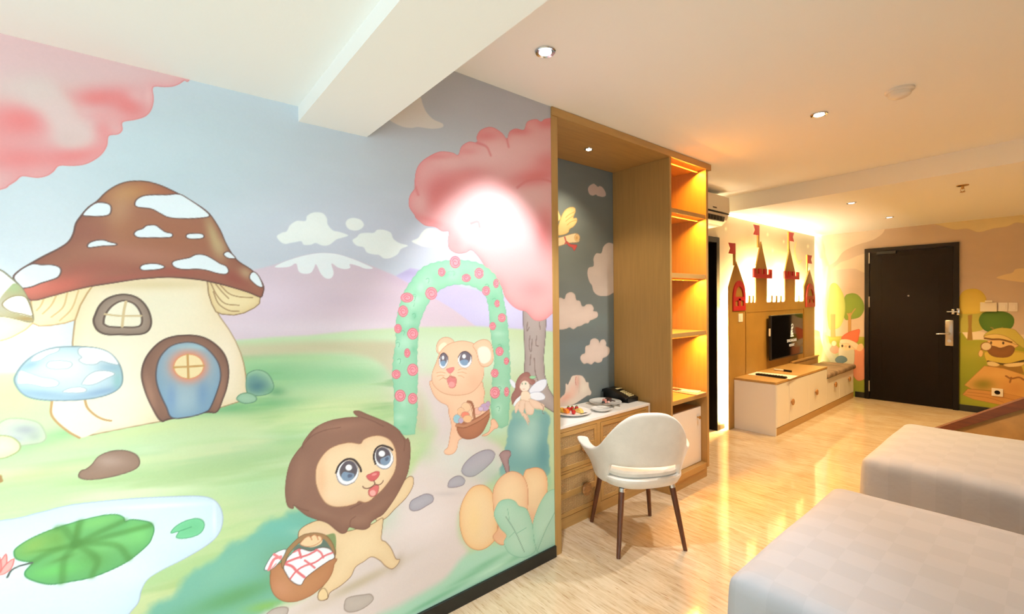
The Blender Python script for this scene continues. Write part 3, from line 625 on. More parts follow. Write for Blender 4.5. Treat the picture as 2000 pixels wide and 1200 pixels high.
    for a in ([(330,895),(340,830),(350,800)], [(330,895),(280,830),(250,826)], [(330,895),(440,870),(650,815)], [(330,895),(500,900),(560,960)], [(330,895),(420,960),(400,1035)], [(330,895),(280,960),(270,1060)], [(330,895),(220,930),(140,975)], [(330,895),(420,850),(540,795)]):
        p.line(a, (74,128,58), .004, soft=.008, a=.55)
    p.line([(140,978),(90,990),(50,1010),(32,1040)], (84,88,84), .004)
    p.shape([(742,848),(760,822),(800,798),(850,785),(880,795),(886,820),(870,848),(835,865),(790,872),(765,866),(775,842)], (104,186,134), (76,150,108), .003, edge=(122,206,156), ew=.02)
    p.line([(775,842),(830,822)], (84,160,116), .003)
    for P in ([(-20,1000),(10,960),(25,940),(30,960),(25,1000),(0,1020)], [(0,1020),(25,985),(60,960),(50,1000),(20,1025),(0,1030)], [(-30,980),(-5,950),(5,985),(0,1020),(-30,1020)]):
        p.shape(P, (238,160,154), (214,100,98), .003, n=3)
    # ---- bear cub with an egg basket
    p.T(820, 640, 4.6167)
    BF = (240, 200, 168); BL = (196, 140, 110)
    p.shape([(560,975),(620,940),(640,880),(640,840),(665,825),(690,850),(707,885),(695,910),(670,918),(620,965),(590,978)], BF, BL, .003, edge=(232,172,140), ew=.02)
    p.shape([(100,480),(105,560),(140,630),(190,675),(250,708),(262,780),(285,880),(275,960),(262,1040),(250,1085),(222,1110),(228,1140),(270,1148),(310,1130),(335,1090),(350,1020),(400,990),(560,900),(600,760),(575,660),(585,590),(570,530),(540,490),(300,560)], BF, BL, .003, edge=(232,176,144), ew=.03, n=4)
    p.blob(320, 900, 50, 100, (238,184,150), .5)
    p.shape([(152,215),(152,160),(180,110),(230,88),(280,100),(310,140),(260,200),(190,240)], BF, BL, .003, edge=(236,180,150), ew=.015)
    p.shape([(168,205),(175,165),(215,135),(240,150),(220,190),(185,220)], (246,226,196), None)
    p.shape([(110,450),(115,400),(150,310),(180,230),(230,170),(300,135),(380,122),(440,130),(490,150),(530,200),(570,300),(578,400),(560,480),(500,560),(430,600),(320,612),(220,595),(150,550),(115,500)], BF, BL, .003, edge=(234,178,146), ew=.035)
    p.blob(250, 430, 120, 60, (244,210,180), .6); p.blob(480, 480, 60, 80, (236,180,148), .6)
    p.shape([(480,165),(520,125),(580,108),(630,130),(655,190),(665,260),(650,320),(610,352),(560,350),(530,300),(510,220)], BF, BL, .003, edge=(236,180,150), ew=.015)
    p.shape([(522,200),(560,172),(610,180),(640,230),(635,290),(590,325),(550,315),(530,270)], (250,230,214), None, soft=.004)
    for (x, y, rx, ry, r) in ((213,303,40,68,8), (405,293,62,72,0)):
        p.ell(x, y, rx, ry, (238,240,244), (150,140,146), rot=r, lw=.002)
        p.shape([(x-rx*.75,y-ry*.2),(x-rx*.4,y-ry*.95),(x+rx*.3,y-ry*1.05),(x+rx*.85,y-ry*.5),(x+rx*.6,y+ry*.3),(x-rx*.1,y+ry*.45),(x-rx*.65,y+ry*.3)], (112,104,116), None)
        p.shape([(x-rx*.65,y+ry*.1),(x,y-ry*.05),(x+rx*.5,y+ry*.1),(x+rx*.35,y+ry*.6),(x-rx*.2,y+ry*.7),(x-rx*.6,y+ry*.45)], (130,158,190), None)
        p.ell(x-rx*.1, y-ry*.45, rx*.25, ry*.27, (248,250,252))
        p.line([(x-rx*.95,y-ry*.35),(x-rx*.5,y-ry*.9),(x+rx*.2,y-ry*1.05),(x+rx*.9,y-ry*.6),(x+rx*1.0,y-ry*.2)], (84,70,78), .004)
    p.shape([(242,375),(275,365),(308,362),(305,385),(280,412),(262,410),(245,390)], (230,136,134), (206,104,104), .002)
    p.shape([(245,470),(275,440),(325,455),(325,520),(300,545),(268,540),(255,505)], (222,130,130), (190,110,100), .002); p.ell(287, 515, 28, 26, (240,158,156))
    p.line([(205,445),(235,465),(265,445),(275,425),(290,450),(325,455)], (180,120,90), .002)
    for a in ([(150,410),(190,402),(232,412)], [(155,440),(190,432),(220,435)], [(172,478),(200,460),(222,455)], [(345,385),(380,372),(425,378)], [(340,408),(380,402),(420,415)], [(345,435),(375,438),(400,455)]): p.line(a, (214,160,124), .0022)
    p.shape([(330,868),(350,840),(420,850),(520,810),(600,760),(625,740),(630,800),(600,880),(560,950),(500,995),(430,1008),(375,990),(340,940)], (178,116,86), (140,86,62), .003, edge=(150,92,68), ew=.02, n=4)
    for x, y, rx, ry, c in ((415,720,42,45,(240,196,158)),(370,760,34,38,(240,190,150)),(410,790,38,30,(236,136,112)),(430,825,40,34,(238,186,140)),(335,825,34,40,(150,196,212)),(370,840,22,26,(190,170,200)),(520,755,34,34,(236,180,160)),(585,720,40,36,(190,160,196)),(615,690,20,26,(186,156,190)),(550,735,24,20,(206,180,210))):
        p.ell(x, y, rx, ry, c, (180,140,120), lw=.0018)
    p.line([(432,670),(465,680),(485,740),(492,820)], (160,104,78), .013); p.line([(428,672),(455,700),(470,760),(478,820)], (196,140,108), .003)
    p.line([(330,885),(400,890),(470,860),(560,815),(622,760)], (190,130,98), .014); p.line([(335,898),(400,905),(480,875),(560,830),(618,785)], (140,86,62), .003)
    # ---- fairy
    p.T(960, 680, 4.2857)
    p.shape([(155,262),(190,285),(205,310),(190,335),(160,300)], (226,232,242), (190,200,214), .002); p.shape([(185,485),(195,440),(225,405),(242,400),(235,440),(205,480)], (234,238,244), (180,190,204), .002)
    p.shape([(172,470),(168,400),(195,350),(205,290),(235,235),(280,205),(315,210),(335,250),(365,280),(350,310),(300,300),(260,330),(245,390),(205,430),(185,460)], (160,112,104), (126,84,80), .002, edge=(140,92,88), ew=.012)
    p.ell(277, 320, 42, 46, (242,222,206), (190,150,130), lw=.002)
    p.shape([(232,290),(265,245),(300,245),(335,290),(345,310),(310,285),(275,270),(245,300),(235,330)], (168,120,112), None)
    p.ell(257, 300, 5, 9, (110,150,120)); p.ell(285, 299, 5, 9, (110,150,120)); p.line([(262,342),(270,347),(280,340)], (206,120,110), .0016)
    p.shape([(320,240),(345,235),(372,242),(350,258),(325,255)], (150,206,160), (110,170,124), .0016)
    p.shape([(315,360),(340,320),(385,280),(440,262),(462,275),(455,320),(420,360),(370,375),(335,385)], (226,230,242), (150,160,190), .0022)
    p.shape([(320,385),(360,370),(410,372),(445,400),(440,430),(390,440),(345,430),(320,410)], (230,234,244), (150,160,190), .0022)
    p.shape([(245,395),(260,365),(305,365),(325,400),(318,440),(290,450),(250,440)], (238,214,190), (196,160,130), .0018)
    DR = (234,206,184)
    for P in ([(245,440),(235,480),(205,545),(195,520),(200,480),(230,445)], [(245,440),(290,448),(275,500),(262,570),(245,545),(225,510)], [(285,445),(330,460),(355,500),(345,555),(300,555),(280,510)], [(310,430),(370,440),(410,462),(440,480),(438,520),(400,510),(350,500)], [(262,540),(290,560),(300,600),(310,648),(290,610),(270,580)], [(290,545),(310,590),(318,625),(300,590)]):
        p.shape(P, DR, (206,166,140), .002, edge=(222,186,160), ew=.012)
    p.line([(415,470),(435,500),(425,540),(440,552)], (120,96,88), .002)
    # ---- lion cub
    p.T(500, 760, 2.7273)
    LB = (228, 202, 162); LL = (116, 84, 60)
    p.shape([(640,600),(700,600),(740,560),(780,500),(815,468),(838,475),(835,520),(800,580),(740,640),(690,690),(640,700)], LB, LL, .003, edge=(214,180,136), ew=.02)
    p.shape([(225,780),(240,745),(290,715),(350,700),(420,720),(470,760),(560,740),(620,720),(672,688),(675,720),(668,800),(690,815),(720,850),(745,905),(765,910),(755,935),(725,960),(690,945),(660,915),(615,895),(575,920),(530,950),(505,1000),(450,1050),(395,1085),(380,1120),(345,1128),(330,1115),(335,1080),(365,1040),(400,960),(420,900),(415,850),(300,860),(240,830)], LB, LL, .003, edge=(214,180,136), ew=.022, n=4)
    p.blob(560, 840, 90, 80, (234,210,170), .6); p.blob(350,760,70,30,(226,190,160),.5)
    p.shape([(330,1115),(335,1085),(360,1062),(380,1085),(378,1118),(345,1128)], (224,196,150), LL, .002)
    mane = [(520,120),(550,118),(590,135),(640,155),(710,185),(755,215),(775,240),(800,270),(808,262),(820,290),(822,350),(810,440),(780,510),(735,590),(680,665),(640,690),(612,712),(605,735),(575,750),(530,745),(497,737),(480,765),(455,770),(430,755),(380,715),(320,695),(270,675),(230,645),(200,620),(198,638),(170,625),(158,570),(160,490),(180,400),(215,340),(250,300),(245,318),(250,290),(280,245),(320,205),(380,175),(440,160),(500,152),(545,150),(530,138)]
    p.shape(mane, (138,100,84), (110,74,62), .003, edge=(120,84,70), ew=.025, n=4)
    for x, y, rx, ry, c, a, r in ((450,200,160,24,(154,112,94),.6,-8),(230,480,30,120,(148,108,90),.6,10),(700,260,60,60,(128,90,76),.6,0),(640,640,120,20,(150,110,92),.5,-35),(540,700,70,30,(156,116,98),.6,0),(360,660,90,20,(150,112,94),.5,20)):
        p.blob(x, y, rx, ry, c, a, rot=r)
    for a in ([(250,300),(300,250),(370,220),(450,205)], [(560,150),(620,170),(680,200)], [(330,205),(300,230),(275,270)], [(200,620),(240,640),(280,650)], [(500,735),(505,700),(530,680)], [(765,225),(790,270),(790,330)], [(500,640),(530,625),(560,610)]): p.line(a, (112,76,64), .003, a=.7)
    p.shape([(318,480),(322,420),(345,370),(385,325),(440,298),(500,287),(555,293),(575,270),(620,252),(670,252),(715,275),(740,320),(748,380),(738,440),(710,490),(670,540),(630,575),(608,595),(580,605),(548,598),(530,612),(480,625),(420,628),(375,610),(345,570),(325,520)], (230,204,166), (170,124,90), .0025, edge=(222,176,138), ew=.02)
    p.blob(420, 560, 70, 40, (236,206,172), .6); p.blob(350, 480, 24, 90, (226,170,130), .5); p.blob(520,350,40,40,(234,208,170),.6)
    for (x, y, rx, ry, r) in ((488,447,57,66,22), (680,368,50,58,-14)):
        c, s_ = math.cos(math.radians(r)), math.sin(math.radians(r))
        R_ = lambda a, b: (x+a*rx*c-b*ry*s_, y+a*rx*s_+b*ry*c)
        p.ell(x, y, rx, ry, (236,240,244), (140,130,140), rot=r, lw=.002)
        p.shape([R_(-.8,-.1),R_(-.55,-.8),R_(.1,-.98),R_(.7,-.6),R_(.78,0),R_(.5,.5),R_(0,.62),R_(-.55,.45)], (92,84,92), None)
        p.shape([R_(-.35,.05),R_(.1,-.05),R_(.6,-.1),R_(.68,.25),R_(.35,.62),R_(-.15,.68),R_(-.45,.4)], (124,146,172), None)
        p.shape([R_(.1,.1),R_(.45,.0),R_(.5,.2),R_(.2,.35)], (90,100,124), None)
        p.ell(*R_(-.08,-.42), 17, 16, (248,250,252))
        p.line([R_(-1,.35),R_(-1,-.3),R_(-.6,-.95),R_(.1,-1.15),R_(.85,-.8),R_(1.12,-.5)], (58,46,46), .0075)
        p.line([R_(-.9,.5),R_(-.4,.95),R_(.3,.98),R_(.9,.5)], (150,140,150), .003)
    p.shape([(588,465),(610,452),(640,440),(658,445),(652,468),(628,490),(605,488)], (206,96,98), (170,74,76), .0025); p.ell(630,456,14,6,(226,140,138),rot=-15)
    p.shape([(600,540),(625,520),(650,512),(652,540),(640,565),(618,575),(602,565)], (214,110,108), (150,70,64), .0028); p.ell(622,555,16,16,(232,168,160),rot=-20)
    p.line([(568,520),(580,530),(605,528),(632,508),(628,490)], (110,66,56), .0032); p.line([(632,508),(655,512),(672,500),(678,488)], (110,66,56), .0032)
    # the lion's basket
    p.T(500, 1000, 6)
    p.shape([(820,290),(840,270),(930,270),(930,480),(870,520),(860,400)], (128,146,98), None)
    p.shape([(170,720),(180,670),(300,600),(500,560),(920,545),(915,620),(890,720),(830,820),(740,910),(640,985),(500,1045),(380,1058),(290,1035),(220,980),(180,900),(165,800)], (184,128,88), (140,88,56), .003, edge=(164,106,72), ew=.02, n=4)
    p.blob(300, 900, 120, 100, (196,138,104), .7); p.blob(700, 680, 150, 60, (172,116,76), .6, rot=-25)
    p.shape([(300,640),(310,520),(400,400),(520,290),(620,255),(720,250),(820,280),(890,360),(925,460),(920,540),(860,460),(820,370),(740,300),(640,290),(540,340),(440,430),(360,540),(330,660)], (158,122,84), (120,88,58), .003, n=4)
    p.shape([(430,440),(520,380),(640,420),(760,380),(790,320),(860,400),(870,470),(640,500),(500,470)], (96,116,104), None, n=4)
    p.shape([(98,680),(130,600),(190,510),(260,465),(350,440),(340,490),(300,560),(230,640),(190,670),(150,685)], (232,234,240), (84,96,92), .003, n=3)
    p.line([(150,680),(210,560),(290,530)], (222,128,132), .010, sm=True); p.line([(210,500),(290,550)], (222,128,132), .008); p.line([(185,665),(235,610)], (226,150,152), .004)
    p.shape([(322,660),(345,600),(370,540),(430,480),(480,440),(540,435),(640,462),(720,430),(790,418),(860,435),(905,480),(920,540),(850,580),(760,640),(690,690),(600,760),(565,800),(530,858),(470,850),(400,800),(355,730)], (230,234,240), (96,70,64), .0035, n=4)
    CK = (218, 112, 118)
    for a, w in (([(330,610),(420,640),(480,700),(570,770)], .011), ([(395,795),(470,700),(560,640),(700,590),(800,520),(900,480)], .009), ([(360,590),(480,545),(600,510),(700,460)], .010), ([(500,440),(530,540)], .010), ([(700,440),(760,480),(790,540)], .008), ([(570,570),(640,620),(690,660)], .008), ([(430,480),(520,440)], .006)):
        p.line(a, CK, w*.75, clip=True)
    p.shape([(518,380),(540,345),(580,305),(620,288),(640,300),(655,285),(690,272),(715,290),(740,285),(765,300),(770,330),(730,370),(670,400),(600,410),(550,400)], (230,200,158), (196,120,84), .0028, n=4)
    p.line([(640,300),(655,330)], (196,120,84), .0025); p.line([(715,290),(730,330)], (196,120,84), .0025)
    # ---- pink tree, top left
    p.T(0, 0, 3)
    p.shape([(-700,-600),(-700,1180),(-300,1170),(0,1110),(50,1085),(90,1060),(130,1030),(210,1040),(270,1030),(310,1005),(345,970),(430,970),(500,960),(560,930),(600,895),(625,850),(635,795),(690,785),(715,760),(716,715),(790,700),(850,680),(885,640),(898,580),(895,510),(960,508),(1010,505),(1050,490),(1080,470),(1110,465),(1180,300),(1180,-600)], (206,172,172), (206,120,120), .003, edge=(216,136,136), ew=.02, n=4, soft=.004)
    for x, y, rx, ry, a, r in ((120,700,190,110,.85,10),(560,570,200,60,.9,0),(760,620,110,80,.8,20),(450,900,170,60,.8,-10),(120,930,220,80,.7,0),(420,620,40,110,.6,-30),(-200,800,300,200,.6,0),(600,760,60,80,.5,0)):
        p.blob(x, y, rx, ry, (216,112,112), a, rot=r)
    p.line([(250,560),(330,620),(390,700),(430,780)], (206,184,180), .04, soft=.03, a=.85)
    p.blob(400, 810, 70, 50, (202,176,172), .9)
    p.blob(800, 560, 60, 40, (214,172,172), .6, rot=30); p.blob(870, 560, 24, 60, (218,170,170), .7)
    p.blob(150, 520, 300, 90, (200,182,176), .8); p.blob(600, 680, 100, 30, (214,150,150), .7)
    p.wash(.03, 4); p.rgb = p.rgb*.95+.05*.8  # pale veil at the end: glare mixed into the whole mural's colour
    return p
# ---------------------------------------------------------------- the smaller painted walls
def paint_nook():
    us = np.linspace(1.93, 3.20, 260); vs = np.linspace(0.0, 2.66, 640)
    p = Paint(0, -2.475, us, vs, (120, 130, 130))
    p.T(1080, 320, 4)
    p.blob(80, 700, 160, 260, (146, 160, 156), .7, clip=False); p.blob(300, 500, 300, 300, (112, 118, 112), .6, clip=False)
    p.T(1060, 500, 4)
    p.blob(300, 760, 300, 200, (106, 124, 134), .7, clip=False); p.blob(200, 500, 300, 60, (126, 150, 150), .5, clip=False)
    CW = (226, 212, 204)
    p.T(1080, 320, 4)
    k = dict(line=(200,184,172), lw=.003, edge=(206,192,184), ew=.02)
    p.shape([(275,200),(285,175),(315,158),(335,168),(350,182),(368,176),(390,190),(410,225),(410,250),(385,258),(350,250),(335,240),(310,248),(285,235)], (206,186,178), **k)
    p.shape([(560,640),(480,628),(430,620),(395,650),(378,700),(340,702),(318,740),(318,800),(280,815),(270,860),(285,920),(305,950),(320,1000),(360,1030),(430,1030),(480,1005),(560,1000)], (206,194,184), **k)
    p.blob(420, 860, 40, 60, (186,174,164), .6)
    CY = (240,214,150); CYL = (206,160,90)
    p.shape([(-40,560),(20,545),(60,430),(90,370),(130,342),(170,345),(175,375),(165,400),(160,425),(185,425),(185,455),(160,490),(130,510),(120,535),(90,552),(40,560)], CY, CYL, .003, edge=(228,190,120), ew=.015)
    for a in ([(170,375),(130,395),(100,420)], [(165,405),(130,425),(100,450)], [(185,440),(140,455),(110,480)]): p.line(a, CYL, .003)
    p.shape([(-40,430),(0,300),(20,310),(45,380),(60,420),(40,450),(-20,470)], CY, CYL, .003)
    p.shape([(0,590),(60,575),(170,545),(205,560),(208,590),(195,612),(120,620),(60,640),(20,645),(0,620)], (240,222,176), (196,150,100), .003)
    p.ell(188, 578, 20, 28, (230,196,140), (196,150,100), lw=.003); p.ell(186, 580, 9, 14, (214,170,110))
    p.line([(92,575),(102,610),(96,625)], (206,110,104), .014)
    p.shape([(105,605),(140,630),(185,635),(180,660),(165,680),(150,655),(120,640)], (214,96,92), (170,70,70), .003)
    p.T(1060, 500, 4)
    p.shape([(60,345),(110,335),(140,328),(170,338),(185,300),(220,285),(250,302),(262,345),(290,355),(305,392),(325,395),(345,380),(380,382),(398,410),(395,432),(425,440),(428,475),(395,495),(370,505),(355,525),(330,528),(300,545),(270,553),(240,572),(210,558),(180,570),(130,575),(60,570)], CW, **k)
    p.shape([(295,790),(310,770),(330,760),(335,710),(365,695),(375,660),(405,645),(435,660),(443,682),(455,660),(480,655),(495,680),(495,705),(520,720),(522,755),(500,785),(470,800),(460,825),(430,835),(405,828),(380,848),(350,838),(320,842),(298,815)], CW, **k)
    p.T(1070, 740, 9.09)
    p.shape([(60,420),(175,400),(250,320),(300,270),(315,180),(320,90),(355,110),(380,60),(400,20),(430,-40),(500,-60),(600,-50),(650,0),(680,60),(720,70),(725,130),(745,190),(770,240),(755,290),(700,300),(640,340),(400,480),(60,520)], (230,218,206), (204,180,170), .003)
    p.blob(330, 330, 150, 70, (234,180,160), .9, rot=-35); p.blob(440, 200, 60, 110, (238,200,184), .8); p.blob(530, 60, 40, 120, (226,170,156), .7)
    p.line([(500,-30),(490,40),(500,110)], (206,140,130), .006); p.line([(545,-40),(560,120),(550,260)], (210,196,180), .005)
    p.blob(640, 180, 60, 100, (240,234,220), .7)
    p.wash(.03, 6); return p
def paint_tvwall():
    us = np.linspace(3.6, 8.43, 420); vs = np.linspace(0.0, 2.72, 300)
    p = Paint(0, -2.53, us, vs, (196, 190, 172))
    p.T(1380, 420, 5.4545)
    p.blob(380, 270, 160, 60, (206,170,140), .6, clip=False); p.blob(780, 300, 100, 60, (206,176,146), .5, clip=False); p.blob(1000, 260, 200, 100, (182,180,164), .7, clip=False); p.blob(60, 100, 160, 80, (182,168,130), .6, clip=False)
    p.shape([(960,280),(935,340),(935,420),(955,490),(985,525),(1020,480),(985,495),(960,460),(948,400),(948,340)], (240,208,150), (220,180,120), .004)
    for x, y in ((205,148),(822,285),(705,380),(1080,335),(650,210)): p.blob(x, y, 9, 16, (250,240,214), 1, clip=False)
    p.wash(.03, 3); return p
def paint_end():
    us = np.concatenate([np.linspace(-2.53, -.15, 530), np.linspace(-.13, 1.7, 60)]); vs = np.linspace(0.0, 2.54, 560)
    p = Paint(1, 8.43, us, vs, (208, 190, 172))
    p.T(1600, 400, 2.7275)
    p.blob(950, 280, 260, 160, (196,176,156), .7, clip=False); p.blob(120, 380, 160, 90, (222,206,196), .7, clip=False)
    CD = (228,214,170)
    p.shape([(600,60),(600,97),(650,112),(720,132),(790,128),(850,146),(930,126),(1000,116),(1050,95),(1120,100),(1300,90),(1300,-60),(600,0)], CD, (214,196,150), .004)
    p.shape([(-60,90),(-60,340),(0,345),(40,330),(90,300),(130,250),(200,215),(280,190),(330,160),(352,125),(360,60)], (234,222,206), None, soft=.006)
    p.shape([(70,350),(110,310),(160,292),(210,270),(260,258),(330,250),(330,380),(240,362),(190,342),(120,345)], (230,216,196), None, soft=.006)
    p.shape([(945,390),(980,375),(1030,362),(1045,345),(1091,340),(1200,350),(1200,420),(1091,414),(1040,408),(1000,402)], (228,208,166), None, soft=.004)
    p.shape([(750,690),(800,676),(870,678),(950,700),(1300,690),(1300,800),(750,760)], (228,214,190), None)
    p.shape([(-60,720),(60,704),(160,702),(250,706),(330,712),(330,1400),(-60,1400)], (146,156,62), None, soft=.006)
    p.blob(100, 710, 160, 14, (182,176,88), .8)
    p.shape([(740,730),(800,722),(900,724),(1000,760),(1300,740),(1300,1400),(740,1400)], (150,156,52), None, soft=.006)
    p.blob(850, 780, 160, 40, (168,164,64), .7); p.blob(800, 960, 120, 90, (124,138,44), .7); p.blob(1000, 740, 80, 30, (176,170,76), .7)
    p.blob(210, 950, 40, 100, (126,146,46), .7)
    T1 = dict(lw=.004)
    p.shape([(134,500),(160,475),(200,478),(232,515),(238,560),(215,598),(170,610),(135,605)], (128,156,68), (104,130,56), edge=(104,136,56), ew=.04, **T1)
    p.shape([(40,500),(55,440),(75,418),(100,430),(128,480),(138,540),(132,600),(110,650),(75,664),(50,650)], (196,208,124), (168,180,100), edge=(160,184,90), ew=.04, **T1)
    p.shape([(62,585),(85,585),(84,640),(86,705),(62,705)], (190,152,98), (150,116,70), sm=False, **T1)
    p.shape([(155,580),(170,575),(170,680),(154,680)], (184,146,92), (150,116,70), sm=False, **T1); p.line([(162,600),(180,570),(192,555)], (184,150,96), .014); p.line([(160,600),(150,580)], (184,150,96), .012)
    p.shape([(740,600),(760,560),(880,560),(895,620),(880,660),(840,676),(780,680),(740,672)], (176,172,84), None, soft=.004)
    p.shape([(742,520),(760,470),(800,450),(850,454),(885,490),(888,540),(860,575),(800,582),(750,575)], (212,188,92), (196,168,80), edge=(196,176,70), ew=.05, **T1)
    p.shape([(792,590),(815,585),(812,650),(818,722),(788,722),(795,650)], (150,118,58), None, sm=False)
    p.shape([(852,620),(870,580),(920,568),(990,572),(1030,595),(1037,630),(1015,662),(940,682),(880,668)], (88,124,50), (70,104,40), edge=(66,102,36), ew=.05, **T1)
    p.line([(940,690),(925,660),(915,655)], (140,130,70), .014); p.line([(940,690),(975,655)], (140,130,70), .012)
    # gnome with a treasure map
    p.T(1840, 540, 4)
    p.shape([(560,590),(640,590),(800,620),(800,800),(640,760),(590,720)], (196,176,70), None)
    p.shape([(360,690),(620,700),(640,760),(330,760)], (150,116,56), None, sm=False)
    p.shape([(330,600),(380,590),(560,590),(640,600),(660,640),(620,680),(480,690),(360,670)], (206,184,84), (160,130,60), .005)
    p.line([(360,665),(500,688),(640,660)], (84,70,44), .022)
    p.shape([(355,670),(400,668),(450,690),(420,705),(360,695)], (228,206,150), (170,140,90), .004); p.shape([(480,690),(560,678),(640,675),(620,700),(520,708)], (228,206,150), (170,140,90), .004)
    p.shape([(355,520),(380,500),(560,505),(595,540),(570,560),(520,600),(380,590)], (226,190,130), (150,110,66), .005)
    p.ell(383, 520, 7, 12, (60,44,30)); p.ell(478, 522, 8, 11, (60,44,30))
    p.shape([(355,570),(385,545),(420,550),(450,560),(480,555),(530,540),(565,560),(555,600),(520,628),(460,635),(400,625),(365,600)], (140,96,56), (108,72,44), .005, edge=(110,74,42), ew=.04)
    p.shape([(326,475),(350,440),(420,410),(480,404),(560,415),(600,450),(640,500),(640,560),(590,530),(540,495),(460,480),(380,485)], (196,184,92), (150,136,70), .005)
    p.shape([(326,475),(370,455),(450,455),(520,480),(590,535),(540,520),(460,492),(390,492)], (222,196,124), (130,100,56), .005); p.line([(335,485),(390,492),(460,494),(540,515)], (110,76,40), .02)
    p.ell(345, 548, 42, 32, (222,206,172), (128,84,52), lw=.012); p.line([(310,570),(290,600)], (128,84,52), .014)
    p.shape([(285,600),(300,575),(320,590),(315,620),(300,630),(288,620)], (226,190,130), (160,120,70), .004)
    p.shape([(160,925),(200,880),(400,900),(640,930),(760,960),(760,1040),(480,1010),(240,960)], (196,146,84), (150,104,60), .005, sm=False)
    for a in ([(180,925),(360,950),(480,985)], [(200,905),(400,930),(640,985)]): p.line(a, (160,112,66), .005)
    p.shape([(175,850),(330,700),(480,720),(700,790),(760,900),(700,960),(560,930),(400,895),(230,880)], (210,164,96), (164,116,66), .005, sm=False)
    p.blob(320, 845, 80, 40, (128,124,50), .9); p.blob(560, 880, 90, 60, (200,146,84), .7); p.blob(480, 760, 90, 30, (220,180,110), .6)
    p.line([(500,780),(540,800),(600,790),(640,810)], (140,96,54), .018); p.line([(540,790),(530,830)], (140,96,54), .014)
    # gnome in a red hat, and the pale curving ribbon
    p.T(1560, 430, 4.1375)
    for a, c, w in (([(125,130),(165,160),(190,220),(200,300),(230,380),(238,480),(225,600),(210,720),(205,850),(225,980),(270,1080),(310,1150)], (176,180,164), .05), ([(125,240),(170,300),(205,400),(200,560),(188,720),(190,900),(220,1040),(280,1150)], (206,204,190), .05), ([(125,160),(160,220),(180,300)], (150,156,146), .03), ([(230,380),(215,520),(205,700),(215,900)], (226,222,208), .012)):
        p.line(a, c, w, soft=.012, a=.7)
    p.shape([(280,1010),(330,1060),(400,1180),(180,1200),(185,1100),(210,1000)], (176,184,170), None, soft=.02, alpha=.7)
    p.shape([(440,1060),(500,1030),(560,1060),(580,1160),(560,1260),(480,1300),(430,1220)], (220,148,120), (180,110,90), .005)
    p.shape([(255,1040),(285,1010),(320,1030),(325,1060),(295,1080),(262,1065)], (226,150,130), (190,120,100), .004); p.ell(285, 998, 20, 22, (238,206,176), (190,140,110), lw=.004)
    p.shape([(325,1040),(360,1020),(440,1040),(450,1100),(440,1180),(400,1240),(340,1220),(325,1130)], (206,206,192), (160,160,150), .005)
    p.shape([(335,985),(400,985),(460,1010),(470,1050),(430,1045),(380,1055),(335,1030)], (238,210,174), None)
    p.ell(352, 1018, 8, 11, (50,40,36)); p.ell(411, 1025, 8, 11, (50,40,36)); p.ell(380, 1022, 11, 9, (236,180,150))
    p.shape([(345,960),(365,930),(410,905),(455,890),(492,886),(486,940),(474,985),(440,990),(390,965)], (222,120,90), (180,86,66), .005, edge=(206,100,76), ew=.02)
    p.shape([(332,985),(345,966),(400,966),(450,985),(482,1010),(476,1046),(450,1040),(400,1000),(345,998)], (230,218,196), (176,150,126), .004)
    p.shape([(480,1010),(510,1000),(525,1030),(500,1060),(470,1050)], (232,196,156), None)
    p.shape([(295,1130),(315,1105),(350,1098),(385,1115),(388,1140),(350,1158),(310,1152)], (96,124,142), (70,92,110), .004)
    p.wash(.03, 4); return p
# ---------------------------------------------------------------- the room
RX = 1.75; YB = -2.6; YE = 8.43; B_X = -2.53
struct(MB().box(-3.9, RX+.1, YB-.1, YE+.1, -.1, 0).build('floor', M['floor']))
def skew(x): return 5.024-.069*x
c = MB()
c.box(-2.1, RX+.1, YB-.1, .50, 2.332, 2.95)
c.prism([(-2.65, .70), (RX+.1, .70), (RX+.1, skew(RX+.1)), (-2.65, skew(-2.65))], 2, 2.70, 2.95)
c.prism([(-2.65, skew(-2.65)), (RX+.1, skew(RX+.1)), (RX+.1, YE+.1), (-2.65, YE+.1)], 2, 2.53, 2.95)
struct(c.build('ceiling', M['ceil']))
struct(MB().box(-2.0, RX+.1, .486, .765, 2.272, 2.72).build('trim_1', M['ceil']))
struct(grid_wall(paint_main(), 'wall_left'))
struct(grid_wall(paint_nook(), 'wall_nook', .05))
struct(grid_wall(paint_end(), 'wall_entrance', .1))
# wall behind the television, with the dark doorway cut out of it
tv = paint_tvwall()
keep = tv
def split_wall(p, y0, y1, z1):
    a = Paint(p.ax, p.val, p.us[p.us >= y1-.006], p.vs, (0, 0, 0)); a.rgb = p.rgb[:, p.us >= y1-.006]
    m = (p.us <= y1+.006); n = (p.vs >= z1)
    b = Paint(p.ax, p.val, p.us[m], p.vs[n], (0, 0, 0)); b.rgb = p.rgb[n][:, m]
    return a, b
wa, wb = split_wall(tv, 4.1, 5.19, 2.25)
struct(grid_wall(wa, 'wall_television', .1)); struct(grid_wall(wb, 'wall_above_doorway', .1))
struct(MB().box(RX, RX+.1, .2, YE, 0, 2.95).box(RX, RX+.1, YB, -2.4, 0, 2.95).box(RX, RX+.1, -2.4, .2, 0, .4).box(RX, RX+.1, -2.4, .2, 2.2, 2.95).build('wall_right', M['wall']))
struct(MB().box(-2.0, RX+.1, YB-.1, YB, 0, 2.95).build('wall_back', M['wall']))
wf = MB(); wf.box(RX+.02, RX+.07, -2.4, .2, .4, .45).box(RX+.02, RX+.07, -2.4, .2, 2.15, 2.2).box(RX+.02, RX+.07, -2.4, -2.35, .45, 2.15).box(RX+.02, RX+.07, .15, .2, .45, 2.15).box(RX+.02, RX+.07, -1.125, -1.075, .45, 2.15)
wo = struct(wf.build('unseen_window_1', M['white'])); B('window_pane', M['glass'], wo, RX+.04, RX+.046, -2.35, .15, .45, 2.15)  # unseen window, added to go with the cool fill light
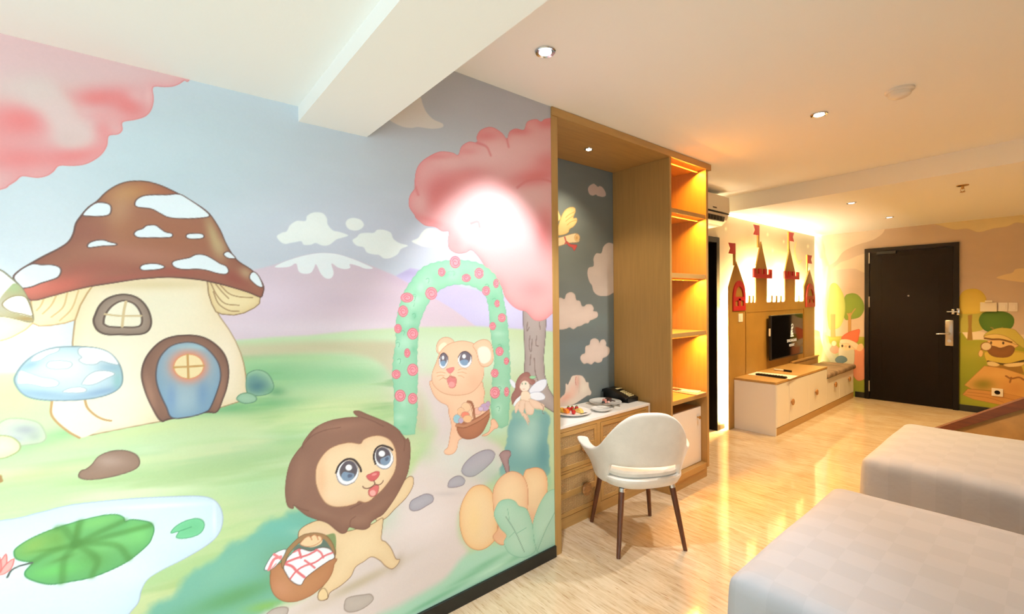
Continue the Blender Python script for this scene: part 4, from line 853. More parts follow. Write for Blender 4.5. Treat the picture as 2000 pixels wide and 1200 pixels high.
# return walls: end of the long mural wall behind the shelf cabinet, and the dark side room
struct(MB().box(-2.0, -1.93, 1.80, 1.885, 0, 2.70).box(-2.56, -1.99, 1.80, 1.885, 0, 2.7).build('wall_mural_return', M['wall']))
struct(MB().box(-2.63, -2.53, 3.2, 4.1, 0, 2.70).box(-2.53, -2.49, 3.0, 3.66, 0, 2.70).build('wall_behind_cabinet', M['wall']))
d2 = struct(MB().box(-2.62, -2.515, 4.1, 4.16, 0, 2.25).box(-2.62, -2.515, 5.12, 5.19, 0, 2.25).box(-2.62, -2.515, 4.16, 5.12, 2.19, 2.25).build('door_2', M['darkf']))
s = MB(); s.box(-3.9, -3.8, 3.9, 5.4, 0, 2.4).box(-3.8, -2.63, 3.9, 4.0, 0, 2.4).box(-3.8, -2.63, 5.3, 5.4, 0, 2.4).box(-3.9, -2.63, 3.9, 5.4, 2.4, 2.5)
struct(s.build('wall_side_room', M['darkf']))  # near-black walls paint in the darkness of the side room
B('door_leaf', M['dark'], d2, -3.5, -2.66, 5.12, 5.16, .01, 2.18)
# skirting
struct(MB().box(A_X, A_X+.014, YB, 1.888, 0, .068, .002).build('baseboard_left', M['base']))
struct(MB().box(B_X, B_X+.014, 5.19, 5.30, 0, .075, .002).build('baseboard_television', M['base']))
struct(MB().box(-1.99, -1.875, YE-.014, YE, 0, .085, .002).box(-.85, RX, YE-.014, YE, 0, .085, .002).build('baseboard_entrance', M['base']))
# entrance door
x0, x1, zt = -1.87, -.855, 2.257
d = struct(MB().box(x0, x0+.055, YE-.03, YE+.02, 0, zt).box(x1-.055, x1, YE-.03, YE+.02, 0, zt).box(x0+.055, x1-.055, YE-.03, YE+.02, zt-.055, zt).build('door_1', M['darkf']))
ORG[d.name] = Vector((0, 0, 0))
leaf = MB().box(x0+.058, x1-.058, YE-.016, YE+.03, .006, zt-.058, .002)
leaf.box(x0+.10, x1-.10, YE-.02, YE-.012, zt-.14, zt-.13).box(x0+.20, x0+.205, YE-.018, YE-.012, .1, zt-.14).box(x1-.205, x1-.2, YE-.018, YE-.012, .1, zt-.14)
lf = leaf.build('door_leaf', M['dark'], d)
for z in (2.116, 1.461, .197): MB().box(x0+.05, x0+.064, YE-.036, YE-.014, z-.08, z+.08, .002).build('hinge', M['steel'], d)
MB().box(-.99, -.905, YE-.034, YE-.012, .86, 1.21, .01).build('lock_plate', M['steel'], d, smooth=True)
MB().tube([(-.945, YE-.03, 1.03), (-.945, YE-.075, 1.03), (-.965, YE-.085, 1.03), (-1.07, YE-.085, 1.02)], [.013, .012, .012, .009]).build('handle', M['chrome'], d, smooth=True)
MB().lathe([(.02, -.014), (.02, 0), (.014, .01)], (-.945, YE-.034, .93), axis='Y').build('thumb_turn', M['chrome'], d, smooth=True)
MB().lathe([(.011, -.012), (.011, 0)], (-1.368, YE-.014, 1.546), 16, 'Y').build('peephole', M['steel'], d, smooth=True)
g = MB().box(-.925, -.895, YE-.05, YE-.014, 1.29, 1.36, .004).box(-.875, -.845, YE-.05, YE-.028, 1.28, 1.37, .004).tube([(-.97, YE-.05, 1.325), (-.86, YE-.05, 1.325)], .009)
g.build('door_guard', M['chrome'], d, smooth=True)
MB().box(-1.72, -1.5, YE-.06, YE-.03, zt-.10, zt-.055, .004).build('door_closer', M['black'], d)
# wall fittings by the door
k = tag(MB().box(-.66, -.51, YE-.03, YE, 1.33, 1.45, .006).box(-.615, -.55, YE-.05, YE-.02, 1.45, 1.475, .004).build('key_card_holder', M['acw'], loc=(-.585, YE, 1.33)), 'beige key card holder on the mural wall, nearest the entrance door', 'card holder')
for i, x in enumerate((-.50, -.415)):
    t = thing('light_switch', ('white light switch on the entrance wall, right beside the key card holder', 'white light switch on the entrance wall, farther from the key card holder')[i], 'light switch', (x+.04, YE, 1.33), 'switches on the entrance wall')
    B('plate', M['white'], t, x, x+.08, YE-.01, YE, 1.335, 1.445, .002); B('rocker', M['white'], t, x+.015, x+.065, YE-.016, YE-.01, 1.36, 1.42, .002)
t = thing('power_outlet', 'white power outlet low on the gnome mural near the door', 'power outlet', (-.5, YE, .24), None)
B('plate', M['white'], t, -.555, -.455, YE-.01, YE, .245, .345, .002); MB().lathe([(.026, -.004), (.022, 0)], (-.505, YE-.01, .295), 20, 'Y').build('socket', M['dark'], t)
# ---------------------------------------------------------------- ceiling fittings
def downlight(loc, label, power, col, deg, tgt, r=.048, emit=12, ec=(255, 244, 220), grp=None, blend=.6, rad=.035):
    t = thing('ceiling_downlight', label, 'ceiling light', loc, grp); x, y, z = loc
    MB().lathe([(r, 0), (r, -.004), (r*.93, -.008), (r*.74, -.004), (r*.74, 0)], loc, 32).build('trim_ring', M['chrome'], t, smooth=True)
    MB().lathe([(r*.74, -.0035), (r*.5, -.0045), (r*.4, -.0065)], loc, 24).build('reflector', M['chrome'], t, smooth=True)
    MB().lathe([(r*.62, -.0068), (r*.5, -.0095), (0.001, -.011)], loc, 24).build('lamp', mat('downlight_lamp_%d' % emit, ec, emit=emit, ecol=ec), t, smooth=True)
    if power:
        l = spot('downlight_beam', (x, y, z-.03), tgt, power, col, deg, blend, rad)
        l.parent = t; l.location = (0, 0, -.03)
    return t
downlight((-1.513, 1.454, 2.70), 'round downlight in the ceiling beside the mural wall, nearest the camera', 100, (.98, .98, 1), 77, (-1.66, 1.454, 0), emit=3, ec=(240, 248, 255), blend=.5)
downlight((-1.55, -.56, 2.332), 'round downlight in the low ceiling over the mushroom house mural', 80, (.92, .99, 1), 70, (-1.62, -.56, 0), emit=4, ec=(240, 248, 255), blend=.6)
downlight((-.967, 3.309, 2.70), 'bright round downlight in the high ceiling above the twin beds', 88, (1, .95, .86), 135, (-.967, 3.309, 0), emit=14)
downlight((-2.183, 2.526, 2.648), 'small bright downlight set under the wooden top of the desk nook', 18, (1, .84, .60), 110, (-2.183, 2.526, 0), r=.032, emit=16)
downlight((-1.389, 5.745, 2.53), 'small dim downlight in the lower ceiling, the one nearer the beds', 135, (1, .68, .30), 120, (-1.389, 5.745, 0), emit=3, ec=(250, 226, 180), r=.045)
downlight((-1.35, 7.184, 2.53), 'small dim downlight in the lower ceiling, the one nearer the entrance door', 120, (1, .68, .30), 120, (-1.35, 7.184, 0), emit=3, ec=(250, 226, 180), r=.045)
t = thing('smoke_detector', 'round white smoke detector on the ceiling above the beds', 'smoke detector', (-.573, 3.28, 2.70))
MB().lathe([(.065, 0), (.065, -.012), (.06, -.016)], (-.573, 3.28, 2.70)).build('base_plate', M['white'], t, smooth=True)
MB().lathe([(.052, -.016), (.05, -.034), (.036, -.044), (.0, -.046)], (-.573, 3.28, 2.70)).build('sensor_cap', M['white'], t, smooth=True)
t = thing('sprinkler_head', 'small brass sprinkler head hanging from the lower ceiling', 'sprinkler', (-.557, 5.673, 2.53)); c = (-.557, 5.673, 2.53)
MB().lathe([(.042, 0), (.040, -.006), (.02, -.010)], c).build('escutcheon', M['brass'], t, smooth=True)
MB().lathe([(.01, -.008), (.01, -.03), (.006, -.035)], c, 12).tube([(c[0]-.012, c[1], c[2]-.03), (c[0]-.014, c[1], c[2]-.05), (c[0], c[1], c[2]-.06)], .0025).tube([(c[0]+.012, c[1], c[2]-.03), (c[0]+.014, c[1], c[2]-.05), (c[0], c[1], c[2]-.06)], .0025).lathe([(.018, -.060), (.018, -.063)], c, 16).build('nozzle', M['brass'], t, smooth=True)
# ---------------------------------------------------------------- wooden nook surround with its open shelf bay: one built-in
W, WH = M['wood'], M['woodh']; F = A_X; BK = -2.472
t = thing('built_in_cabinet', 'tall oak built-in framing the desk nook, with glowing open shelves', 'built-in cabinet', (F, 1.9, 0))
B('left_post', W, t, F-.30, F+.004, 1.888, 1.940, 0, 2.648, .001)
B('top_panel', WH, t, BK, F+.012, 1.888, 3.805, 2.648, 2.698, .002)
B('side_panel', W, t, BK, F, 3.170, 3.195, 0, 2.648, .001)
B('outer_panel', W, t, BK, F+.004, 3.728, 3.762, .09, 2.648, .001)
B('back_panel', W, t, BK-.012, BK+.004, 3.195, 3.728, 0, 2.648)
for z0, z1 in ((2.225, 2.260), (1.712, 1.750), (1.235, 1.270), (.700, .735)):
    B('shelf', WH, t, BK+.006, F-.004, 3.197, 3.726, z0, z1, .001)
B('bottom_rail', WH, t, -2.0, F, 3.196, 3.727, .08, .128, .001); B('plinth', WH, t, BK, F-.012, 3.196, 3.75, 0, .079)
B('base_box', M['woodh'], t, BK+.006, -1.996, 3.20, 3.724, .13, .606)
dr = B('door', M['white'], t, -1.995, -1.975, 3.20, 3.724, .131, .608, .002, label='white lacquered door')
MB().lathe([(.006, 0), (.006, .014), (.014, .02), (.014, .027), (.008, .03)], (-1.975, 3.663, .524), 20, 'X').build('knob', M['brass'], dr, smooth=True)
for z, p in ((2.640, 5), (2.218, 5), (1.705, 5), (1.228, 5)):
    s = B('light_strip', mat('amber_led_strip', (255, 150, 40), emit=1.2, ecol=(255, 140, 30)), t, F-.075, F-.06, 3.21, 3.71, z-.008, z)
    l = area('shelf_glow', (-.068, 1.56, z-.010), (0, math.radians(-25), 0), .012, .48, p*2.2, (1, .42, .04), parent=t)
# ---------------------------------------------------------------- desk with rattan drawers
DX = -2.109; y0, y1 = 1.945, 3.160
t = thing('desk', 'white-topped desk with woven rattan drawers standing in the mural nook', 'desk', (DX, 2.55, 0))
B('desktop', M['whitetop'], t, BK, DX+.004, y0, y1, .682, .702, .002)
B('end_panel', M['white'], t, BK, DX+.004, y1-.018, y1, 0, .681, .001)
B('carcass', W, t, BK, DX-.03, y0+.002, y1-.02, 0, .68)
rails = MB().box(DX-.03, DX-.002, y0+.002, y1-.02, 0, .075).box(DX-.03, DX-.002, y0+.002, y1-.02, .655, .68).box(DX-.03, DX-.002, 2.505, 2.54, .075, .655).box(DX-.03, DX-.002, y0+.002, y0+.03, .075, .655).box(DX-.03, DX-.002, y1-.05, y1-.02, .075, .655).box(DX-.03, DX-.002, y0+.03, y1-.05, .372, .388)
rails.build('face_frame', WH, t)
ky = {0: 2.365, 1: 2.93}
for ci, (a, b) in enumerate(((y0+.033, 2.502), (2.543, y1-.053))):
    for ri, (z0, z1) in enumerate(((.079, .369), (.391, .652))):
        zm = (z0+z1)/2; fr = MB(); fw = .028
        fr.box(DX-.012, DX, a, a+fw, z0, z1, .001).box(DX-.012, DX, b-fw, b, z0, z1, .001)
        for q0, q1 in ((z0, z0+fw), (zm-.02, zm+.02), (z1-fw, z1)): fr.box(DX-.012, DX, a+fw, b-fw, q0, q1, .001)
        fr.box(DX-.028, DX-.014, a, b, z0, z1)
        drw = fr.build('drawer', WH, t)
        for q0, q1 in ((z0+fw, zm-.02), (zm+.02, z1-fw)):
            B('rattan_panel', M['rattan'], drw, DX-.013, DX-.006, a+fw, b-fw, q0, q1)
        kn = MB().lathe([(.016, 0), (.016, .012), (.044, .016), (.046, .024), (.040, .030), (.0, .031)], (DX, ky[ci], zm), 28, 'X', 1, 1)
        kn.build('knob', M['woodd'], drw, smooth=True)
# ---------------------------------------------------------------- castle panel with television
P_X = -2.445
def yz(cx, cy):
    p = on_plane(1380+cx/5.4545, 420+cy/5.4545, 0, P_X); return float(p[1]), float(p[2])
def Yc(cx): return yz(cx, 860)[0]
base = 0.0; zb = yz(600, 930)[1]; zm = yz(600, 858)[1]
yl, yr = Yc(240), Yc(1150); t1r = Yc(412); t4l = Yc(1036)
out = [(yl, base), (yl, yz(240, 765)[1]), yz(318, 498), (t1r, yz(410, 765)[1]), (t1r, zb)]
def merlon(a, b): return [(Yc(a), zb), (Yc(a), zm), (Yc(b), zm), (Yc(b), zb)]
def tower(a, b, tip, ybase): return [(Yc(a), zb), (Yc(a), yz(a, ybase)[1]), yz(*tip), (Yc(b), yz(b, ybase+12)[1]), (Yc(b), zb)]
out += merlon(448, 470)+merlon(492, 508)+tower(525, 645, (582, 285), 570)+merlon(690, 706)+merlon(740, 757)+merlon(788, 803)+tower(835, 945, (888, 360), 598)+merlon(982, 992)+[(t4l, zb)]
out += [(t4l, yz(1040, 765)[1]), yz(1100, 585), (yr, yz(1150, 770)[1]), (yr, base)]
cp = thing('castle_panel', 'tan castle-shaped wall panel with towers and battlements behind the television', 'wall panel', (P_X, 6.7, 0))
MB().prism(out, 0, P_X-.014, P_X).build('castle_board', M['olive'], cp)
trim_z = yz(600, 1020)[1]
MB().box(P_X, P_X+.006, t1r, t4l, trim_z-.012, trim_z+.004).box(P_X, P_X+.010, Yc(1030), Yc(1040), .6, trim_z).box(P_X, P_X+.008, t1r, t1r+.03, .6, trim_z).build('groove_trim', M['olive'], cp)
for (a, b, c0, c1) in ((487, 683, 568, 690), (815, 974, 598, 702)):
    y0_, y1_ = yz(a, c0)[0], yz(b, c0)[0]; z1_, z0_ = yz(a, c0)[1], yz(a, c1-20)[1]; n = 3; w = (y1_-y0_)/7; zs = z0_+(z1_-z0_)*.45
    P = [(y0_, z0_), (y0_, z1_)]
    for k in range(n):
        P += [(y0_+w*(1+2*k), z1_), (y0_+w*(1+2*k), zs), (y0_+w*(2+2*k), zs), (y0_+w*(2+2*k), z1_)]
    P += [(y1_, z1_), (y1_, z0_)]
    MB().prism(P, 0, P_X, P_X+.02).build('red_battlement', M['red'], cp, label='crimson battlement collar')
def arch_pts(ya, yb, z0, zs, n=12):
    c = (ya+yb)/2; r = (yb-ya)/2
    return [(ya, z0), (ya, zs)]+[(c-r*math.cos(math.pi*k/n), zs+r*1.25*math.sin(math.pi*k/n)) for k in range(1, n)]+[(yb, zs), (yb, z0)]
for (a, b, ct, cb) in ((274, 406, 700, 1030), (1052, 1148, 732, 990)):
    ya, yb = yz(a, 860)[0], yz(b, 860)[0]; z0_ = yz(a, cb-5)[1]; ztop = yz((a+b)/2, ct)[1]; r = (yb-ya)/2; zs = ztop-r*1.25; e = (yb-ya)*.17
    O = arch_pts(ya, yb, z0_, zs); I = arch_pts(ya+e, yb-e, z0_+e, zs)
    m = MB(); n = len(O)
    for k in range(n-1): m.prism([O[k], O[k+1], I[k+1], I[k]], 0, P_X, P_X+.014)
    m.prism([O[0], I[0], I[-1], O[-1]], 0, P_X, P_X+.014)
    zc = z0_+(ztop-z0_)*.40; m.box(P_X, P_X+.014, ya+e, yb-e, zc-e*.4, zc+e*.4); yc = (ya+yb)/2; m.box(P_X, P_X+.014, yc-e*.5, yc+e*.5, z0_+e, zc)
    m.build('red_window_frame', M['red'], cp, label='crimson arched window frame')
for (px_, pt, pb, fa, fb, ft, fbm) in ((298, 395, 520, 235, 296, 298, 392), (553, 195, 330, 503, 560, 108, 195), (876, 180, 375, 888, 908, 195, 262), (1073, 425, 600, 1084, 1105, 432, 496)):
    yp = yz(px_, pb)[0]; zt_, zb_ = yz(px_, pt)[1], yz(px_, pb)[1]-.02
    zt_ = max(zt_, yz(px_, ft)[1]-.005); zt_ = min(zt_, 2.51)
    pole = B('flag_pole', M['olive'], cp, P_X-.012, P_X+.006, yp-.018, yp+.018, zb_, zt_)
    f0, f1 = zt_-.13, zt_-.005; s_ = -1 if fa < px_-20 else 1; L = .17
    MB().prism([(yp, f0), (yp, f1), (yp+s_*L, f1), (yp+s_*L*.72, (f0+f1)/2), (yp+s_*L, f0)], 0, P_X+.006, P_X+.012).build('pennant', M['red'], pole, label='crimson swallow-tailed pennant')
led = lambda a, b, c_, d_: (a, b, c_, d_)
strips = [(yl+.05, yl+.065, .05, 1.42), (yr-.065, yr-.05, .62, 1.42), (t1r-.06, Yc(525), zb-.06, zb-.045), (Yc(645), Yc(835), zb-.06, zb-.045), (Yc(945), t4l, zb-.06, zb-.045),
          (Yc(525)+.03, Yc(525)+.045, zb, 1.95), (Yc(645)-.045, Yc(645)-.03, zb, 1.95), (Yc(835)+.03, Yc(835)+.045, zb, 1.93), (Yc(945)-.045, Yc(945)-.03, zb, 1.93), (t1r-.06, t1r-.045, zb, 1.7), (t4l+.04, t4l+.055, zb, 1.7)]
for a, b, c_, d_ in strips: B('led_strip', M['glow'], cp, P_X-.024, P_X-.015, a, b, c_, d_)
area('castle_ceiling_fill', (-.052, .1, 1.46), (0, math.radians(180-38), 0), .02, 2.6, 125, (1, .84, .58), parent=cp)  # added light behind the panel, aimed up to brighten the ceiling
area('castle_corner_fill', (-.045, yr-.03-6.7, 1.2), (math.radians(90), 0, 0), .03, 1.6, 5, (1, .84, .56), parent=cp)  # added light at the panel's far edge, brightens the entrance wall corner
t = thing('light_switch', 'white light switch on the castle panel below the left red arched window', 'light switch', (P_X, 5.55, 1.25))
B('plate', M['white'], t, P_X, P_X+.008, 5.50, 5.61, 1.255, 1.355, .002); B('rocker', M['white'], t, P_X+.008, P_X+.013, 5.525, 5.585, 1.28, 1.33, .001)
# television
TX = -2.375; ya, yb, za, zt = 6.29, 7.42, .72, 1.31
t = thing('television', 'black flat-screen television hung on the castle panel', 'television', (TX, 6.85, .70))
B('housing', M['black'], t, TX-.035, TX, ya, yb, za, zt, .006); B('screen', M['screen'], t, TX, TX+.003, ya+.012, yb-.012, za+.02, zt-.012)
B('wall_bracket', M['black'], t, P_X, TX-.034, 6.7, 7.0, .9, 1.15)
B('standby_button', M['white'], t, TX-.03, TX-.01, ya-.008, ya+.002, 1.04, 1.14, .002)
def text_mesh(body, size, name, m_, parent, loc):
    cu = bpy.data.curves.new('txt', 'FONT'); cu.body = body; cu.size = size; cu.align_x = 'CENTER'; cu.extrude = .0004; cu.space_character = 1.15
    o = bpy.data.objects.new('txt', cu); COL.objects.link(o); bpy.context.view_layer.update()
    me = bpy.data.meshes.new_from_object(o.evaluated_get(bpy.context.evaluated_depsgraph_get())); bpy.data.objects.remove(o)
    q = bpy.data.objects.new(name, me); COL.objects.link(q); me.materials.clear(); me.materials.append(m_)
    for v in me.vertices: v.co = Vector((v.co.z, v.co.x, v.co.y))
    q.parent = parent; q.location = Vector(loc)-ORG[parent.name]; return q
SW = mat('screen_lettering', (205, 202, 185), emit=.45, ecol=(225, 222, 205))
ycs = 6.98
text_mesh('SINGHASARI', .056, 'screen_lettering', SW, t, (TX+.0045, ycs, .925)); text_mesh('RESORT', .048, 'screen_lettering', SW, t, (TX+.0045, ycs, .862))
lg = MB(); X = TX+.004
def stroke(P, r): lg.tube([(X, ycs+a*.12, 1.0+b*.17) for a, b in P], r, 6)
stroke([(-.1, .86), (0, .99), (.25, 1.0), (.38, .88), (.36, .74), (.2, .66)], .004); stroke([(.2, .66), (.0, .78), (-.1, .70), (.05, .58), (.22, .6)], .004)
stroke([(-.1, .7), (-.22, .45), (-.05, .38), (.1, .5), (.25, .42)], .005); stroke([(-.2, .45), (-.25, .2), (-.3, .02), (.4, .04)], .006); stroke([(.05, .38), (.12, .2), (.3, .28), (.3, .1)], .005); stroke([(-.1, .1), (0, .28), (.15, .12)], .004); stroke([(-.38, 0), (.45, 0)], .007)
lg.build('screen_logo', SW, t)
# ---------------------------------------------------------------- low media cabinet and bench
CX = -1.99; cb = -2.443
t = thing('media_cabinet', 'low white cabinet with oak top under the television, stepping down to a bench', 'cabinet', (CX, 6.8, 0))
B('left_end_panel', M['white'], t, cb, CX, 5.385, 5.405, .0, .575, .001)
B('carcass', M['white'], t, cb, CX-.022, 5.406, 8.33, .085, .44); B('upper_carcass', M['white'], t, cb, CX-.022, 5.406, 7.10, .44, .574)
B('top_board', WH, t, cb, CX+.004, 5.385, 7.105, .576, .602, .002); B('plinth', WH, t, cb, CX-.002, 5.41, 8.34, 0, .082, .001)
B('right_end_panel', M['white'], t, cb, CX, 7.090, 7.105, .445, .575)
hole = M['woodd']
for a, b, zt_, ky_ in ((5.42, 5.772, .572, None), (5.778, 6.42, .572, 5.835), (6.426, 7.085, .572, 6.652), (7.091, 7.65, .435, 7.421), (7.656, 8.328, .435, 8.069)):
    dd = B('door', M['white'], t, CX-.02, CX, a, b, .090, zt_, .0015)
    if ky_:
        kn = MB().lathe([(.012, 0), (.012, .01), (.036, .014), (.038, .022), (.032, .027), (0, .028)], (CX, ky_, .322), 24, 'X'); kn.build('knob', M['woodd'], dd, smooth=True)
B('upstand', WH, t, P_X+.001, P_X+.035, 7.11, 8.24, .603, .628, .002)
B('bench_back_board', M['tan'], t, P_X+.001, P_X+.02, 7.11, 8.24, .44, .602)
c = MB().box(cb+.03, CX+.03, 7.112, 8.36, .442, .515, .028, 3)
cu = tag(c.build('bench_cushion', M['cushion'], smooth=True, loc=(-2.2, 7.7, .442)), 'flat taupe seat cushion on the bench end of the white cabinet', 'cushion')
# things on the media cabinet
z = .6025
tag(MB().obox((-2.20, 5.86, z+.001), (.46, .30, .002), .05).build('placemat', M['paper'], loc=(-2.2, 5.86, z)), 'white paper sheet lying under the remote control on the oak cabinet top', 'paper sheet')
t = thing('remote_control', 'long black remote control on the white sheet on the cabinet top', 'remote control', (-2.17, 5.735, z+.002))
MB().obox((-2.17, 5.735, z+.013), (.34, .055, .02), -.06, .005).build('body', M['black'], t, smooth=True)
bt = MB()
for i in range(9):
    for j in (-1, 0, 1): bt.obox((-2.17+(-.14+i*.032), 5.735+j*.014, z+.0245), (.013, .008, .003), -.06)
bt.build('button', mat('dark_grey_rubber', (60, 60, 62), .6), t)['kind'] = 'stuff'
t = thing('marker_pen', 'black and white pen lying behind the remote control', 'pen', (-2.24, 6.27, z))
MB().tube([(-2.34, 6.285, z+.011), (-2.22, 6.27, z+.011)], .011).build('barrel', M['white'], t, smooth=True); MB().tube([(-2.22, 6.27, z+.013), (-2.13, 6.258, z+.013)], .013).build('cap', M['black'], t, smooth=True)
# ---------------------------------------------------------------- air conditioner
ax0, ax1, y0_, y1_ = B_X, -2.30, 4.02, 4.97
t = thing('air_conditioner', 'cream wall-mounted air conditioner above the dark doorway', 'air conditioner', (B_X, 4.5, 2.34))
MB().prism([(ax0, 2.655), (ax1-.03, 2.655), (ax1, 2.64), (ax1+.004, 2.47), (ax0, 2.45)], 1, y0_, y1_).build('casing', M['acw'], t)
MB().prism([(ax0, 2.449), (ax1-.005, 2.455), (ax1-.02, 2.395), (ax1-.08, 2.345), (ax0, 2.335)], 1, y0_+.01, y1_-.01).build('lower_casing', M['acw'], t)
v = MB().prism([(ax1-.012, 2.428), (ax1-.004, 2.425), (ax1-.015, 2.375), (ax1-.03, 2.372)], 1, y0_+.05, y1_-.09); v.build('air_outlet', M['black'], t)
lv = MB()
for k in range(12): lv.box(ax1-.02, ax1-.002, 4.1+k*.065, 4.106+k*.065, 2.378, 2.42)
lv.build('louvre', mat('louvre_grey', (90, 84, 76), .5), t)['kind'] = 'stuff'
B('name_plate', mat('grey_badge', (90, 80, 66), .5), t, ax1+.001, ax1+.005, 4.60, 4.68, 2.492, 2.506)
B('seam', M['darkf'], t, ax1-.006, ax1+.002, y0_+.004, y1_-.004, 2.452, 2.466)
# ---------------------------------------------------------------- armchair
yaw_c = math.atan2(.488, -.873)-math.pi/2
ch = thing('armchair', 'ivory upholstered armchair with dark tapered wooden legs at the desk', 'armchair', (-1.756, 2.459, 0), rotz=yaw_c, local=True); ch.scale = (1, 1, 1.045)
def sm(a, b, x):
    x = max(0, min(1, (x-a)/(b-a))); return x*x*(3-2*x)
def shell():
    """closed upholstered shell: back and arms in one sweep, thin at the back, padded at the arms"""
    NF, NT = 60, 10; PM = math.radians(106); rings = []
    for i in range(NF+1):
        f = -PM+2*PM*i/NF; af = math.degrees(abs(f))
        top = .852-.262*sm(2, 80, af)**1.05 if af < 82 else .59+.015*sm(84,106,af)+.0*af
        bot = .520-.130*sm(44, 62, af)+.105*sm(84, 112, af)
        th = .034+.030*sm(55, 95, af); sx, cy = math.sin(f), -math.cos(f); e = .80
        def pt(u, side):
            z = bot+(top-bot)*u; h = (z-.38)/.45
            rx = .240+.080*h+.058*sm(60, 100, af)*sm(.1, .9, (z-.42)/.22); ry = .235+.095*h
            t_ = th*(.8+.35*u)/2*side
            return ((rx+t_)*math.copysign(abs(sx)**e, sx), (ry+t_)*math.copysign(abs(cy)**e, cy), z)
        rings.append([pt(k/NT, 1) for k in range(NT+1)]+[pt(k/NT, -1) for k in range(NT, -1, -1)])
    return rings
bm = MB(); R = [[bm.bm.verts.new(p) for p in r] for r in shell()]; n = len(R[0])
for p, q in zip(R, R[1:]):
    for k in range(n): bm.bm.faces.new([p[k], p[(k+1) % n], q[(k+1) % n], q[k]])
NT = 10
for r in (R[0], R[-1]):
    for k in range(NT): bm.bm.faces.new([r[k], r[k+1], r[n-2-k], r[n-1-k]])
bmesh.ops.recalc_face_normals(bm.bm, faces=bm.bm.faces)
bk = bm.build('backrest_with_arms', M['fabric'], ch, smooth=True)
bk.data.polygons.foreach_set('use_smooth', [True]*len(bk.data.polygons))
try: bk.data.attributes.remove(bk.data.attributes['sharp_edge'])
except Exception: pass
bk.rotation_euler = (0, 0, math.radians(-9)); m_ = bk.modifiers.new('round', 'SUBSURF'); m_.levels = 2; m_.render_levels = 2
def sellipse(rx, ry, z, n=48, e=.72, dy=0):
    out_ = []
    for k in range(n):
        a = 2*math.pi*k/n; c_, s_ = math.cos(a), math.sin(a)
        out_.append((rx*math.copysign(abs(c_)**e, c_), dy+ry*math.copysign(abs(s_)**e, s_), z))
    return out_
def loft(rings, name, m, par):
    b_ = MB(); R = [[b_.bm.verts.new(p) for p in r] for r in rings]; n = len(R[0])
    for p, q in zip(R, R[1:]):
        for k in range(n): b_.bm.faces.new([p[k], p[(k+1) % n], q[(k+1) % n], q[k]])
    b_.bm.faces.new(R[0][::-1]); b_.bm.faces.new(R[-1]); bmesh.ops.recalc_face_normals(b_.bm, faces=b_.bm.faces)
    return b_.build(name, m, par, smooth=True)
loft([sellipse(.12, .12, .368), sellipse(.20, .20, .372), sellipse(.245, .24, .392), sellipse(.262, .256, .425), sellipse(.262, .256, .440), sellipse(.25, .245, .447)], 'seat_shell', M['fabric'], ch)
loft([sellipse(.235, .225, .448), sellipse(.248, .238, .456), sellipse(.248, .238, .474), sellipse(.236, .226, .486), sellipse(.14, .14, .492)], 'seat_cushion', M['fabric'], ch)
for sx in (-1, 1):
    for sy in (-1, 1):
        a = Vector((sx*.165, sy*.165, .376)); b = Vector((sx*.218, sy*.228, .0)); dv = b-a
        lg = MB().tube([a+dv*.05, a+dv*.4, b], [.0185, .017, .0125], 16).build('leg', M['walnut'], ch, smooth=True)
        MB().tube([a, a+dv*.055], [.0195, .0195], 16).build('collar', M['chrome'], lg, smooth=True)
# ---------------------------------------------------------------- beds
def bed(y0, y1, x0, label):
    t = thing('bed', label, 'bed', (x0+1, (y0+y1)/2, 0), 'twin beds')
    B('bed_base', M['dark'], t, x0+.06, x0+2.0, y0+.05, y1-.05, .02, .2, .01)
    b_ = bmesh.new(); nx, ny = 56, 36; x1 = x0+2.05; rnd = .05; H = .555
    def prof(u):  # 0..1 across -> (pos, z) for a side that falls to the floor
        return u
    # top sheet with falling sides: rounded box grown from a grid
    V = {}
    sx = [x0+(x1-x0)*i/nx for i in range(nx+1)]; sy = [y0+(y1-y0)*i/ny for i in range(ny+1)]
    def topz(x, y):
        e = min(x-x0, y-y0, y1-y, .25); z = H-.028*math.exp(-e/.03)
        return z+.004*math.sin(x*5.3+y*3)+.003*math.sin(y*9-x*2)
    for i, x in enumerate(sx):
        for j, y in enumerate(sy):
            dx = dy = 0
            V[i, j] = b_.verts.new((x, y, topz(x, y)))
    for i in range(nx):
        for j in range(ny): b_.faces.new([V[i, j], V[i+1, j], V[i+1, j+1], V[i, j+1]])
    loop = [(i, 0) for i in range(nx, 0, -1)]+[(0, j) for j in range(ny)]+[(i, ny) for i in range(nx+1)]
    prev = [V[k] for k in loop]; co = [V[k].co.copy() for k in loop]; cen = Vector(((x0+x1)/2, (y0+y1)/2, 0))
    for lv, z in enumerate((.50, .44, .36, .28, .20, .12, .05)):
        cur = []
        for q, c0 in enumerate(co):
            ox = -1 if abs(c0.x-x0) < 1e-5 else 0; oy = -1 if abs(c0.y-y0) < 1e-5 else (1 if abs(c0.y-y1) < 1e-5 else 0)
            n = Vector((ox, oy, 0)); n = n.normalized() if n.length else n
            w = .012+(.016+.012*math.sin(q*.7+lv*.3)*(.55-z))*1.0*min(1, (.55-z)*3)
            if ox and oy: w *= .9
            cur.append(b_.verts.new((c0.x+n.x*w, c0.y+n.y*w, z)))
        for q in range(len(cur)-1): b_.faces.new([prev[q], prev[q+1], cur[q+1], cur[q]])
        prev = cur
    bmesh.ops.recalc_face_normals(b_, faces=b_.faces)
    mm = MB(); mm.bm.free(); mm.bm = b_
    o = mm.build('bed_cover', M['sheet'], t)
    o.data.polygons.foreach_set('use_smooth', [True]*len(o.data.polygons))
    s = o.modifiers.new('soft', 'SUBSURF'); s.levels = 1; s.render_levels = 2
    return t
